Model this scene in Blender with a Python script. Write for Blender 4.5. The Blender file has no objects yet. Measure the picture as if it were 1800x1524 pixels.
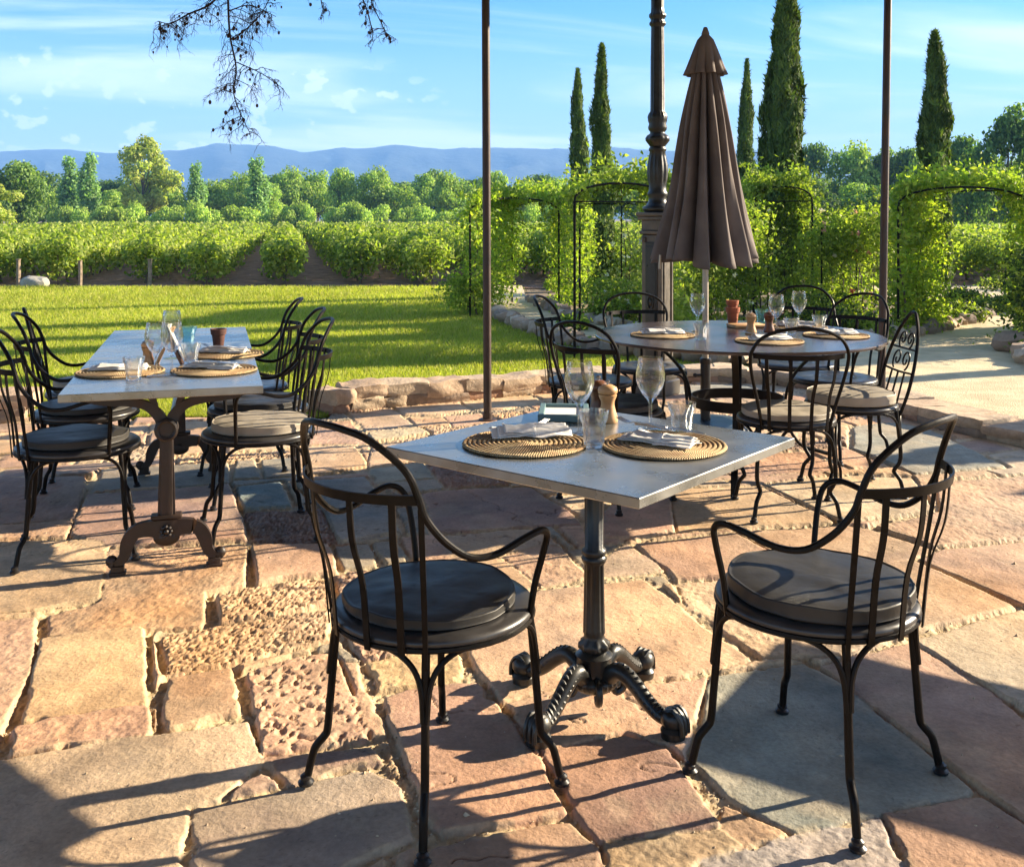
import bpy, math, random
import numpy as np
from mathutils import Vector, Matrix
R = math.radians
C = bpy.context.scene.collection
S = bpy.context.scene

# ------------------------------------------------------------------ camera, light, exposure
CAM_H, FPX = 1.36, 1800.0
cam = bpy.data.cameras.new("camera"); cam.sensor_width = 36; cam.lens = 36.0
cam.shift_y = -(762 - 385) / 1800.0
cam.clip_start = 0.05; cam.clip_end = 12000
co = bpy.data.objects.new("camera", cam); C.objects.link(co)
co.location = (0, 0, CAM_H); co.rotation_euler = (R(90), 0, 0)
S.camera = co
SUN_AZ, SUN_EL = 20.0, 21.6          # azimuth from +x towards +y
sd = Vector((math.cos(R(SUN_EL)) * math.cos(R(SUN_AZ)), math.cos(R(SUN_EL)) * math.sin(R(SUN_AZ)), math.sin(R(SUN_EL))))
sl = bpy.data.lights.new("sun", 'SUN'); sl.energy = 5.0; sl.angle = R(0.53); sl.color = (1.0, 0.84, 0.61)
so = bpy.data.objects.new("sun", sl); C.objects.link(so); so.location = (20, 10, 30)
so.rotation_euler = sd.to_track_quat('Z', 'Y').to_euler()
S.view_settings.view_transform = 'Standard'; S.view_settings.look = 'None'
S.view_settings.exposure = 2.18; S.view_settings.gamma = 1.0
S.cycles.max_bounces = 8; S.cycles.transparent_max_bounces = 12; S.cycles.transmission_bounces = 8
S.cycles.diffuse_bounces = 3; S.cycles.volume_bounces = 0; S.cycles.caustics_reflective = False; S.cycles.caustics_refractive = False
S.cycles.use_denoising = True

def build_world():
    w = bpy.data.worlds.new("World"); S.world = w; w.use_nodes = True
    nt = w.node_tree; N = nt.nodes; L = nt.links; N.clear()
    def n(t, **k):
        o = N.new(t)
        for a, b in k.items(): setattr(o, a, b)
        return o
    def m(op, a, b=None, c=None, clamp=False):
        o = n('ShaderNodeMath', operation=op, use_clamp=clamp)
        for i, v in enumerate((a, b, c)):
            if v is None: continue
            if isinstance(v, (int, float)): o.inputs[i].default_value = v
            else: L.new(v, o.inputs[i])
        return o.outputs[0]
    sky = n('ShaderNodeTexSky', sky_type='NISHITA'); sky.sun_disc = False
    sky.sun_elevation = R(SUN_EL); sky.sun_rotation = R(90 - SUN_AZ)
    sky.air_density = 1.0; sky.dust_density = 0.6; sky.ozone_density = 4.0; sky.altitude = 50
    hs = n('ShaderNodeHueSaturation'); hs.inputs['Saturation'].default_value = 1.42; hs.inputs['Value'].default_value = 1.0
    L.new(sky.outputs[0], hs.inputs['Color'])
    tc = n('ShaderNodeTexCoord'); sp = n('ShaderNodeSeparateXYZ'); L.new(tc.outputs['Generated'], sp.inputs[0])
    X, Y, Z = sp.outputs
    den = m('ADD', m('MAXIMUM', Z, 0.0), 0.12)
    u = m('DIVIDE', X, den); v = m('DIVIDE', Y, den)
    cb = n('ShaderNodeCombineXYZ'); L.new(m('ADD', m('MULTIPLY', u, 0.42), m('MULTIPLY', v, 0.22)), cb.inputs[0]); L.new(m('SUBTRACT', m('MULTIPLY', v, 1.5), m('MULTIPLY', u, 0.35)), cb.inputs[1])
    nz = n('ShaderNodeTexNoise'); nz.inputs['Scale'].default_value = 0.75; nz.inputs['Detail'].default_value = 9; nz.inputs['Roughness'].default_value = 0.56; nz.inputs['Distortion'].default_value = 0.7
    L.new(cb.outputs[0], nz.inputs['Vector'])
    cir = n('ShaderNodeMapRange', interpolation_type='SMOOTHSTEP'); cir.inputs[1].default_value = 0.43; cir.inputs[2].default_value = 0.66; cir.inputs[3].default_value = 0.0; cir.inputs[4].default_value = 0.8
    L.new(nz.outputs['Fac'], cir.inputs[0])
    # low haze veil of cloud towards the horizon
    veil = n('ShaderNodeMapRange', interpolation_type='SMOOTHSTEP'); veil.inputs[1].default_value = 0.22; veil.inputs[2].default_value = 0.0; veil.inputs[3].default_value = 0.0; veil.inputs[4].default_value = 0.42
    L.new(Z, veil.inputs[0])
    # small cumulus puffs at the left just above the hills
    cb2 = n('ShaderNodeCombineXYZ'); L.new(m('MULTIPLY', m('DIVIDE', X, m('MAXIMUM', Y, 0.05)), 13.0), cb2.inputs[0]); L.new(m('MULTIPLY', Z, 21.0), cb2.inputs[1])
    n2 = n('ShaderNodeTexNoise'); n2.inputs['Scale'].default_value = 2.6; n2.inputs['Detail'].default_value = 7; n2.inputs['Roughness'].default_value = 0.5
    L.new(cb2.outputs[0], n2.inputs['Vector'])
    cum = n('ShaderNodeMapRange', interpolation_type='SMOOTHSTEP'); cum.inputs[1].default_value = 0.53; cum.inputs[2].default_value = 0.61; cum.inputs[3].default_value = 0; cum.inputs[4].default_value = 0.9
    L.new(n2.outputs['Fac'], cum.inputs[0])
    band = m('MULTIPLY', m('SUBTRACT', 1.0, m('MULTIPLY', m('ABSOLUTE', m('SUBTRACT', Z, 0.102)), 17.0), clamp=True), m('MULTIPLY_ADD', m('DIVIDE', X, m('MAXIMUM', Y, 0.05)), -6.0, -0.2, clamp=True), clamp=True)
    band2 = m('MULTIPLY', band, 2.5, clamp=True)
    cumm = m('MULTIPLY', cum.outputs[0], band2)
    fac = m('MAXIMUM', m('ADD', m('MULTIPLY', cir.outputs[0], 1.0), m('MULTIPLY', veil.outputs[0], 1.0), clamp=True), cumm)
    mx = n('ShaderNodeMix', data_type='RGBA'); L.new(m('MULTIPLY', fac, 0.9), mx.inputs[0]); L.new(hs.outputs[0], mx.inputs[6])
    mx.inputs[7].default_value = CLOUD
    bg = n('ShaderNodeBackground'); bg.inputs['Strength'].default_value = SKY_STRENGTH
    L.new(mx.outputs[2], bg.inputs['Color'])
    out = n('ShaderNodeOutputWorld'); L.new(bg.outputs[0], out.inputs[0])
SKY_STRENGTH = 0.053
CLOUD = (7.4, 7.7, 8.0, 1)
build_world()

# ------------------------------------------------------------------ helpers
rng = np.random.default_rng(7)
random.seed(11)
def lerp(a, b, t): return a + (b - a) * t
def at(px, py, z=0.0):
    """point of the plane z that the photograph shows at this pixel"""
    d = FPX * (CAM_H - z) / (py - 385.0)
    return Vector(((px - 900.0) * d / FPX, d, z))
def sm(pts, n=6, closed=False):
    P = [Vector(p) for p in pts]; out = []
    k = len(P)
    for i in range(k if closed else k - 1):
        if closed: p0, p1, p2, p3 = P[i - 1], P[i], P[(i + 1) % k], P[(i + 2) % k]
        else:
            p1, p2 = P[i], P[i + 1]; p0 = P[i - 1] if i else p1 * 2 - p2; p3 = P[i + 2] if i + 2 < k else p2 * 2 - p1
        for j in range(n):
            t = j / n
            out.append(0.5 * ((2 * p1) + (p2 - p0) * t + (2 * p0 - 5 * p1 + 4 * p2 - p3) * t * t + (3 * p1 - p0 - 3 * p2 + p3) * t ** 3))
    if not closed: out.append(P[-1])
    return out
class MB:
    def __init__(s): s.v = []; s.f = []
    def add(s, v, f):
        o = len(s.v); s.v.extend([tuple(p) for p in v]); s.f.extend([tuple(i + o for i in q) for q in f]); return s
    def tube(s, path, r, n=8, cap=True, flat=None):
        P = [Vector(p) for p in path]; k = len(P)
        rr = list(r) if hasattr(r, '__len__') else [r] * k
        if len(rr) != k: rr = list(np.interp(np.linspace(0, 1, k), np.linspace(0, 1, len(rr)), rr))
        t0 = (P[1] - P[0]).normalized(); up = Vector((0, 0, 1)) if abs(t0.z) < 0.9 else Vector((1, 0, 0))
        a = t0.cross(up).normalized(); vs = []; fs = []
        for i in range(k):
            t = (P[min(i + 1, k - 1)] - P[max(i - 1, 0)]).normalized()
            a = (a - t * a.dot(t)).normalized(); b = t.cross(a)
            for j in range(n):
                w = 2 * math.pi * j / n
                vs.append(P[i] + (a * math.cos(w) + b * math.sin(w)) * rr[i])
        for i in range(k - 1):
            for j in range(n):
                fs.append((i * n + j, i * n + (j + 1) % n, (i + 1) * n + (j + 1) % n, (i + 1) * n + j))
        if cap: fs.append(tuple(reversed(range(n)))); fs.append(tuple(range((k - 1) * n, k * n)))
        return s.add(vs, fs)
    def ring(s, path, r, n=8):
        P = [Vector(p) for p in path]; k = len(P); vs = []; fs = []
        c = sum(P, Vector()) / k; nrm = (P[0] - c).cross(P[k // 4] - c).normalized()
        for i in range(k):
            t = (P[(i + 1) % k] - P[i - 1]).normalized(); a = nrm; b = t.cross(a).normalized()
            for j in range(n):
                w = 2 * math.pi * j / n; vs.append(P[i] + (a * math.cos(w) + b * math.sin(w)) * r)
        for i in range(k):
            for j in range(n):
                fs.append((i * n + j, i * n + (j + 1) % n, ((i + 1) % k) * n + (j + 1) % n, ((i + 1) % k) * n + j))
        return s.add(vs, fs)
    def strip(s, path, w, th, side):
        """flat bar: cross-section w along 'side' (vector or per-point list) and th across"""
        P = [Vector(p) for p in path]; k = len(P); vs = []; fs = []
        ws = list(w) if hasattr(w, '__len__') else [w] * k
        if len(ws) != k: ws = list(np.interp(np.linspace(0, 1, k), np.linspace(0, 1, len(ws)), ws))
        for i in range(k):
            t = (P[min(i + 1, k - 1)] - P[max(i - 1, 0)]).normalized()
            sd_ = Vector(side[i] if isinstance(side, list) else side); sd_ = (sd_ - t * sd_.dot(t)).normalized(); nn = t.cross(sd_)
            for (x, y) in ((-1, -1), (1, -1), (1, 1), (-1, 1)): vs.append(P[i] + sd_ * x * ws[i] / 2 + nn * y * th / 2)
        for i in range(k - 1):
            for j in range(4): fs.append((i * 4 + j, i * 4 + (j + 1) % 4, (i + 1) * 4 + (j + 1) % 4, (i + 1) * 4 + j))
        fs.append((3, 2, 1, 0)); fs.append(tuple(range((k - 1) * 4, k * 4)))
        return s.add(vs, fs)
    def box(s, c, d, m=None, bev=0.0):
        c = Vector(c); x, y, z = d[0] / 2, d[1] / 2, d[2] / 2
        if bev <= 0:
            vs = [Vector((a * x, b * y, e * z)) for a in (-1, 1) for b in (-1, 1) for e in (-1, 1)]
            fs = [(0, 1, 3, 2), (4, 6, 7, 5), (0, 4, 5, 1), (2, 3, 7, 6), (0, 2, 6, 4), (1, 5, 7, 3)]
        else:
            prof = []
            for (a, b, q) in ((1, 1, 0), (-1, 1, 1), (-1, -1, 2), (1, -1, 3)):
                for t in (0, 45, 90):
                    w = R(t + q * 90); prof.append((a * (x - bev) + bev * math.cos(w), b * (y - bev) + bev * math.sin(w)))
            n = len(prof); vs = []; fs = []
            for (zz, k) in ((-z, 1), (-z + bev, 0), (z - bev, 0), (z, 1)):
                for (a, b) in prof:
                    sx = (x - bev) / x if k else 1; sy = (y - bev) / y if k else 1
                    vs.append(Vector((a * sx, b * sy, zz)))
            for i in range(3):
                for j in range(n): fs.append((i * n + j, i * n + (j + 1) % n, (i + 1) * n + (j + 1) % n, (i + 1) * n + j))
            fs.append(tuple(reversed(range(n)))); fs.append(tuple(range(3 * n, 4 * n)))
        if m is not None: vs = [m @ v for v in vs]
        return s.add([v + c for v in vs], fs)
    def lathe(s, prof, n=24, c=(0, 0, 0), fn=None, caps=True):
        c = Vector(c); vs = []; fs = []; k = len(prof)
        for (r, z) in prof:
            for j in range(n):
                w = 2 * math.pi * j / n; q = r if fn is None else fn(r, z, w)
                vs.append(c + Vector((q * math.cos(w), q * math.sin(w), z)))
        for i in range(k - 1):
            for j in range(n): fs.append((i * n + j, i * n + (j + 1) % n, (i + 1) * n + (j + 1) % n, (i + 1) * n + j))
        if caps: fs.append(tuple(reversed(range(n)))); fs.append(tuple(range((k - 1) * n, k * n)))
        return s.add(vs, fs)
    def ball(s, c, r, n=10, sc=(1, 1, 1)):
        k = n // 2 + 1; c = Vector(c)
        prof = [(max(1e-4, math.sin(math.pi * i / (k))), -math.cos(math.pi * i / k)) for i in range(k + 1)]
        b = MB(); b.lathe(prof, n)
        return s.add([c + Vector((v[0] * r * sc[0], v[1] * r * sc[1], v[2] * r * sc[2])) for v in b.v], b.f)
    def build(s, name, mat, parent=None, smooth=True, loc=None, sharp=38):
        me = bpy.data.meshes.new(name); me.from_pydata(s.v, [], s.f); me.update()
        if smooth:
            me.shade_smooth()
            try: me.set_sharp_from_angle(angle=R(sharp))
            except Exception: pass
        me.materials.append(mat)
        o = bpy.data.objects.new(name, me); C.objects.link(o)
        if parent is not None: o.parent = parent
        if loc is not None: o.location = loc
        return o
def npmesh(name, V, F, mat, parent=None, col=None, smooth=False):
    """fast mesh from numpy: F is (n,4) or (n,3)"""
    me = bpy.data.meshes.new(name); V = np.asarray(V, np.float32); F = np.asarray(F, np.int32)
    k = F.shape[1]; me.vertices.add(len(V)); me.vertices.foreach_set('co', V.ravel())
    me.loops.add(F.size); me.loops.foreach_set('vertex_index', F.ravel())
    me.polygons.add(len(F)); me.polygons.foreach_set('loop_start', np.arange(0, F.size, k, dtype=np.int32))
    try: me.polygons.foreach_set('loop_total', np.full(len(F), k, np.int32))
    except Exception: pass
    me.polygons.foreach_set('use_smooth', np.full(len(F), smooth))
    me.update(calc_edges=True); me.validate()
    if col is not None:
        a = me.color_attributes.new('Col', 'FLOAT_COLOR', 'POINT'); c4 = np.ones((len(V), 4), np.float32); c4[:, :col.shape[1]] = col
        a.data.foreach_set('color', c4.ravel())
    me.materials.append(mat)
    o = bpy.data.objects.new(name, me); C.objects.link(o)
    if parent is not None: o.parent = parent
    return o
def tag(o, label=None, cat=None, group=None, kind=None):
    if label: o['label'] = label
    if cat: o['category'] = cat
    if group: o['group'] = group
    if kind: o['kind'] = kind
    return o
def thing(name, label, cat, loc=(0, 0, 0), rz=0.0, group=None):
    o = bpy.data.objects.new(name, None); o.empty_display_size = 0.1; C.objects.link(o)
    o.location = loc; o.rotation_euler = (0, 0, rz)
    return tag(o, label, cat, group)
def copy_tree(o, parent=None, skip=()):
    c = o.copy(); C.objects.link(c)
    if parent is not None: c.parent = parent
    for ch in list(o.children):
        if ch.name.split('.')[0] in skip: continue
        copy_tree(ch, c, skip)
    return c
def place(root, loc, rz=0.0, label=None, group=None, sc=None):
    root.location = loc; root.rotation_euler = (0, 0, rz)
    if label: root['label'] = label
    if group: root['group'] = group
    if sc is not None: root.scale = sc if hasattr(sc, '__len__') else (sc, sc, sc)
    return root

# ---- numpy noise
def vnoise(x, y, seed=0):
    r = np.random.default_rng(seed); T = r.random((256, 256)).astype(np.float32)
    xi = np.floor(x).astype(int); yi = np.floor(y).astype(int); fx = x - xi; fy = y - yi
    fx = fx * fx * (3 - 2 * fx); fy = fy * fy * (3 - 2 * fy)
    a = T[xi & 255, yi & 255]; b = T[(xi + 1) & 255, yi & 255]; c = T[xi & 255, (yi + 1) & 255]; d = T[(xi + 1) & 255, (yi + 1) & 255]
    return (a * (1 - fx) + b * fx) * (1 - fy) + (c * (1 - fx) + d * fx) * fy
def fbm(x, y, s, o=4, seed=0, rough=0.5):
    t = 0; a = 1; tot = 0
    for i in range(o):
        t = t + a * vnoise(x * s * 2 ** i + 17.3 * i, y * s * 2 ** i + 5.1 * i, seed + i); tot += a; a *= rough
    return t / tot

# ------------------------------------------------------------------ materials
def mat(name, col=(.5, .5, .5), rough=.5, metal=0.0, **kw):
    m = bpy.data.materials.new(name); m.use_nodes = True
    b = m.node_tree.nodes['Principled BSDF']
    b.inputs['Base Color'].default_value = (*col, 1); b.inputs['Roughness'].default_value = rough; b.inputs['Metallic'].default_value = metal
    for k, v in kw.items(): b.inputs[k.replace('_', ' ')].default_value = v
    return m
def nodes(m): return m.node_tree.nodes, m.node_tree.links, m.node_tree.nodes['Principled BSDF']
def noisy(m, c1, c2, scale=8, detail=5, lo=.35, hi=.65, bump=0.0, bscale=None, rr=None, coord='Object', dist=.01):
    N, L, b = nodes(m)
    tc = N.new('ShaderNodeTexCoord'); nz = N.new('ShaderNodeTexNoise'); nz.inputs['Scale'].default_value = scale; nz.inputs['Detail'].default_value = detail
    L.new(tc.outputs[coord], nz.inputs['Vector'])
    cr = N.new('ShaderNodeValToRGB'); cr.color_ramp.elements[0].position = lo; cr.color_ramp.elements[1].position = hi
    cr.color_ramp.elements[0].color = (*c1, 1); cr.color_ramp.elements[1].color = (*c2, 1)
    L.new(nz.outputs['Fac'], cr.inputs[0]); L.new(cr.outputs[0], b.inputs['Base Color'])
    if rr:
        mr = N.new('ShaderNodeMapRange'); mr.inputs[3].default_value = rr[0]; mr.inputs[4].default_value = rr[1]; mr.inputs[1].default_value = .3; mr.inputs[2].default_value = .7
        L.new(nz.outputs['Fac'], mr.inputs[0]); L.new(mr.outputs[0], b.inputs['Roughness'])
    if bump:
        n2 = N.new('ShaderNodeTexNoise'); n2.inputs['Scale'].default_value = bscale or scale * 4; n2.inputs['Detail'].default_value = 6
        L.new(tc.outputs[coord], n2.inputs['Vector'])
        bp = N.new('ShaderNodeBump'); bp.inputs['Strength'].default_value = bump; bp.inputs['Distance'].default_value = dist
        L.new(n2.outputs['Fac'], bp.inputs['Height']); L.new(bp.outputs[0], b.inputs['Normal'])
    return m
def leafmat(name, tint=(1, 1, 1), trans=.35, rough=.55):
    m = bpy.data.materials.new(name); m.use_nodes = True; N, L, b = nodes(m)
    at_ = N.new('ShaderNodeAttribute'); at_.attribute_name = 'Col'
    mu = N.new('ShaderNodeMix'); mu.data_type = 'RGBA'; mu.blend_type = 'MULTIPLY'; mu.inputs[0].default_value = 1; mu.inputs[7].default_value = (*tint, 1)
    L.new(at_.outputs['Color'], mu.inputs[6]); L.new(mu.outputs[2], b.inputs['Base Color']); b.inputs['Roughness'].default_value = rough
    b.inputs['Specular IOR Level'].default_value = .25
    tr = N.new('ShaderNodeBsdfTranslucent')
    m2 = N.new('ShaderNodeMix'); m2.data_type = 'RGBA'; m2.blend_type = 'MULTIPLY'; m2.inputs[0].default_value = 1; m2.inputs[7].default_value = (1.2, 1.35, .45, 1)
    L.new(mu.outputs[2], m2.inputs[6]); L.new(m2.outputs[2], tr.inputs['Color'])
    ms = N.new('ShaderNodeMixShader'); ms.inputs[0].default_value = trans
    L.new(b.outputs[0], ms.inputs[1]); L.new(tr.outputs[0], ms.inputs[2]); L.new(ms.outputs[0], N['Material Output'].inputs['Surface'])
    return m
M = {}
M['iron'] = noisy(mat('black_painted_iron', (.012, .010, .009), .42, 0.0), (.004, .0035, .003), (.010, .007, .0055), 30, 4, bump=.15, bscale=160, rr=(.32, .5), dist=.002)
M['seatmetal'] = noisy(mat('anthracite_seat_metal', (.03, .03, .035), .35), (.022, .021, .022), (.038, .036, .036), 14, 4, rr=(.28, .42))
M['iron'].node_tree.nodes['Principled BSDF'].inputs['Specular IOR Level'].default_value = .13
M['rust'] = noisy(mat('rusty_cast_iron', (.1, .05, .03), .55), (.009, .0055, .004), (.034, .016, .009), 14, 6, bump=.3, bscale=90, rr=(.4, .65), dist=.003)
M['cast'] = noisy(mat('dark_cast_iron', (.02, .02, .018), .4), (.007, .0075, .007), (.018, .018, .016), 24, 5, bump=.25, bscale=120, rr=(.28, .5), dist=.002)
M['post'] = noisy(mat('brown_metal_post', (.10, .05, .035), .5), (.022, .012, .009), (.055, .028, .019), 6, 5, bump=.1, bscale=60, rr=(.4, .6))
M['zinc'] = noisy(mat('zinc_top', (.4, .41, .4), .3, .7), (.20, .21, .20), (.36, .365, .35), 9, 9, .3, .7, bump=.10, bscale=28, rr=(.20, .38), dist=.003)
M['tabletop'] = noisy(mat('dark_brown_tabletop', (.06, .04, .035), .33), (.050, .036, .032), (.062, .044, .038), 5, 4, rr=(.20, .25))
M['cushion'] = noisy(mat('charcoal_cushion', (.1, .1, .1), .5), (.024, .023, .022), (.042, .039, .035), 5, 5, bump=.25, bscale=26, rr=(.42, .58), dist=.006)
M['cushion'].node_tree.nodes['Principled BSDF'].inputs['Specular IOR Level'].default_value = .28
M['cushion_b'] = noisy(mat('taupe_cushion', (.3, .26, .2), .6), (.22, .19, .145), (.34, .295, .23), 7, 5, bump=.25, bscale=30, rr=(.5, .7), dist=.006)
M['umb'] = noisy(mat('brown_canvas', (.13, .08, .07), .85), (.105, .084, .080), (.165, .136, .125), 5, 5, bump=.2, bscale=400, dist=.001)
M['alu'] = mat('brushed_pole', (.42, .36, .29), .4, .4)
M['black'] = mat('black_plastic', (.012, .012, .014), .35)
M['conc'] = noisy(mat('grey_base_plate', (.2, .25, .3), .4), (.05, .065, .08), (.08, .10, .12), 10, 4)
M['pedestal'] = noisy(mat('painted_iron_pedestal', (.06, .05, .04), .4), (.07, .06, .048), (.12, .10, .08), 10, 5, bump=.15, bscale=60, rr=(.35, .5), dist=.003)
M['stonepale'] = noisy(mat('pale_pedestal_paint', (.4, .36, .3), .7), (.30, .27, .22), (.44, .40, .33), 8, 6, bump=.3, bscale=50, dist=.004)
M['glass'] = mat('clear_glass', (1, 1, 1), 0.0, 0.0, IOR=1.45, Transmission_Weight=1.0)
def speck(m, col, sc, lo):
    N, L, b = nodes(m); tc = N.new('ShaderNodeTexCoord'); nz = N.new('ShaderNodeTexNoise'); nz.inputs['Scale'].default_value = sc; nz.inputs['Detail'].default_value = 3; L.new(tc.outputs['Object'], nz.inputs['Vector'])
    mr = N.new('ShaderNodeMapRange'); mr.inputs[1].default_value = lo; mr.inputs[2].default_value = lo + .03; L.new(nz.outputs['Fac'], mr.inputs[0])
    old = b.inputs['Base Color'].links[0].from_socket; mx = N.new('ShaderNodeMix'); mx.data_type = 'RGBA'; L.new(mr.outputs[0], mx.inputs[0]); L.new(old, mx.inputs[6]); mx.inputs[7].default_value = (*col, 1); L.new(mx.outputs[2], b.inputs['Base Color'])
speck(M['zinc'], (.5, .5, .46), 60, .70)
def thinglass(name, tint, lo=.13):
    m = bpy.data.materials.new(name); m.use_nodes = True; N, L = m.node_tree.nodes, m.node_tree.links; b = N['Principled BSDF']
    b.inputs['Base Color'].default_value = (*tint, 1); b.inputs['Roughness'].default_value = 0; b.inputs['Transmission Weight'].default_value = 1; b.inputs['IOR'].default_value = 1.45
    tr = N.new('ShaderNodeBsdfTransparent'); tr.inputs[0].default_value = (*[c * .97 for c in tint], 1); lw = N.new('ShaderNodeLayerWeight'); lw.inputs[0].default_value = .45
    mr = N.new('ShaderNodeMapRange'); mr.inputs[3].default_value = lo; mr.inputs[4].default_value = 1.0; mr.inputs[1].default_value = .15; L.new(lw.outputs['Facing'], mr.inputs[0]); ms = N.new('ShaderNodeMixShader'); L.new(mr.outputs[0], ms.inputs[0])
    L.new(tr.outputs[0], ms.inputs[1]); L.new(b.outputs[0], ms.inputs[2]); L.new(ms.outputs[0], N['Material Output'].inputs['Surface']); return m
M['glass'] = thinglass('clear_glass', (1, 1, 1))
M['tumblerglass'] = thinglass('tumbler_glass', (1, 1, 1), .34)
M['tealglass'] = thinglass('teal_glass', (.75, .93, .95), .3) if True else mat('teal_glass', (.72, .93, .95), 0.0, 0.0, IOR=1.45, Transmission_Weight=1.0)
M['napkin'] = noisy(mat('napkin_paper', (.8, .77, .74), .85), (.74, .71, .68), (.84, .82, .79), 20, 3, bump=.15, bscale=90, dist=.002)
M['steel'] = mat('cutlery_steel', (.30, .30, .31), .28, 1.0)
M['wood'] = noisy(mat('light_wood', (.5, .28, .12), .5), (.42, .22, .09), (.60, .36, .17), 24, 4, coord='Object')
M['darkwood'] = noisy(mat('dark_wood', (.12, .045, .02), .4), (.09, .035, .017), (.17, .07, .03), 24, 4)
M['terra'] = noisy(mat('terracotta', (.4, .13, .06), .8), (.26, .075, .035), (.40, .13, .06), 20, 4, bump=.1)
M['teal'] = mat('teal_frame', (.11, .19, .20), .5)
M['card'] = mat('white_card', (.75, .77, .78), .6)
M['wicker'] = None
M['bark'] = noisy(mat('bark', (.12, .09, .06), .9), (.07, .05, .035), (.17, .13, .09), 12, 5, bump=.5, dist=.02)
M['twig'] = mat('twig_bark', (.045, .028, .022), .8)
M['cone'] = mat('pine_cone', (.05, .025, .02), .8)
M['post_wood'] = noisy(mat('weathered_stake', (.3, .22, .15), .9), (.18, .13, .09), (.34, .26, .18), 20, 4)
M['leaf'] = leafmat('leaf', trans=.5)
M['farleaf'] = leafmat('far_leaf', trans=.42, rough=.7)
M['cypress'] = leafmat('cypress_leaf', trans=.25, rough=.75)
M['grass'] = leafmat('grass_blade', trans=.45)
M['petal'] = leafmat('petal', trans=.3)
def wicker():
    m = mat('woven_straw', (.5, .33, .15), .8); N, L, b = nodes(m)
    tc = N.new('ShaderNodeTexCoord'); sp = N.new('ShaderNodeSeparateXYZ'); L.new(tc.outputs['Object'], sp.inputs[0])
    def mm(op, a, b_=None):
        o = N.new('ShaderNodeMath'); o.operation = op
        for i, v in enumerate((a, b_)):
            if v is None: continue
            if isinstance(v, (int, float)): o.inputs[i].default_value = v
            else: L.new(v, o.inputs[i])
        return o.outputs[0]
    ang = mm('ARCTAN2', sp.outputs[1], sp.outputs[0]); rad = mm('SQRT', mm('ADD', mm('MULTIPLY', sp.outputs[0], sp.outputs[0]), mm('MULTIPLY', sp.outputs[1], sp.outputs[1])))
    tw = mm('SINE', mm('ADD', mm('MULTIPLY', ang, mm('ADD', mm('MULTIPLY', mm('FLOOR', mm('MULTIPLY', rad, 77)), 12), 10)), mm('MULTIPLY', rad, 400)))
    nz = N.new('ShaderNodeTexNoise'); nz.inputs['Scale'].default_value = 14; nz.inputs['Detail'].default_value = 6; L.new(tc.outputs['Object'], nz.inputs['Vector'])
    fac = mm('ADD', mm('MULTIPLY', tw, .13), nz.outputs['Fac'])
    cr = N.new('ShaderNodeValToRGB'); e = cr.color_ramp.elements; e[0].position = .30; e[1].position = .70; e[0].color = (.26, .13, .045, 1); e[1].color = (.66, .50, .27, 1)
    L.new(fac, cr.inputs[0]); L.new(cr.outputs[0], b.inputs['Base Color'])
    bp = N.new('ShaderNodeBump'); bp.inputs['Strength'].default_value = .8; bp.inputs['Distance'].default_value = .003; L.new(tw, bp.inputs['Height']); L.new(bp.outputs[0], b.inputs['Normal'])
    return m
M['wicker'] = wicker()
def vcolmat(name, rough=.85, bump=.4, scale=60, dist=.006, spec=.3, vary=.18, scale2=2.2):
    m = mat(name, (.5, .4, .3), rough); N, L, b = nodes(m); b.inputs['Specular IOR Level'].default_value = spec
    a = N.new('ShaderNodeAttribute'); a.attribute_name = 'Col'
    tc = N.new('ShaderNodeTexCoord')
    nz = N.new('ShaderNodeTexNoise'); nz.inputs['Scale'].default_value = scale; nz.inputs['Detail'].default_value = 8; nz.inputs['Roughness'].default_value = .62; L.new(tc.outputs['Object'], nz.inputs['Vector'])
    n3 = N.new('ShaderNodeTexNoise'); n3.inputs['Scale'].default_value = scale2; n3.inputs['Detail'].default_value = 8; n3.inputs['Roughness'].default_value = .6; L.new(tc.outputs['Object'], n3.inputs['Vector'])
    ad = N.new('ShaderNodeMath'); ad.operation = 'ADD'; L.new(nz.outputs['Fac'], ad.inputs[0]); L.new(n3.outputs['Fac'], ad.inputs[1])
    mr = N.new('ShaderNodeMapRange'); mr.inputs[1].default_value = .6; mr.inputs[2].default_value = 1.4; mr.inputs[3].default_value = 1 - vary; mr.inputs[4].default_value = 1 + vary
    L.new(ad.outputs[0], mr.inputs[0])
    mu = N.new('ShaderNodeVectorMath'); mu.operation = 'SCALE'; L.new(a.outputs['Color'], mu.inputs[0]); L.new(mr.outputs[0], mu.inputs['Scale'])
    L.new(mu.outputs[0], b.inputs['Base Color'])
    bp = N.new('ShaderNodeBump'); bp.inputs['Strength'].default_value = bump; bp.inputs['Distance'].default_value = dist; L.new(nz.outputs['Fac'], bp.inputs['Height']); L.new(bp.outputs[0], b.inputs['Normal'])
    return m
M['paving'] = vcolmat('flagstone', .72, .75, 70, .005, .35, .34, 7)
M['kerb'] = vcolmat('rough_kerb_stone', .85, .7, 40, .01, .3, .3, 9)

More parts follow.
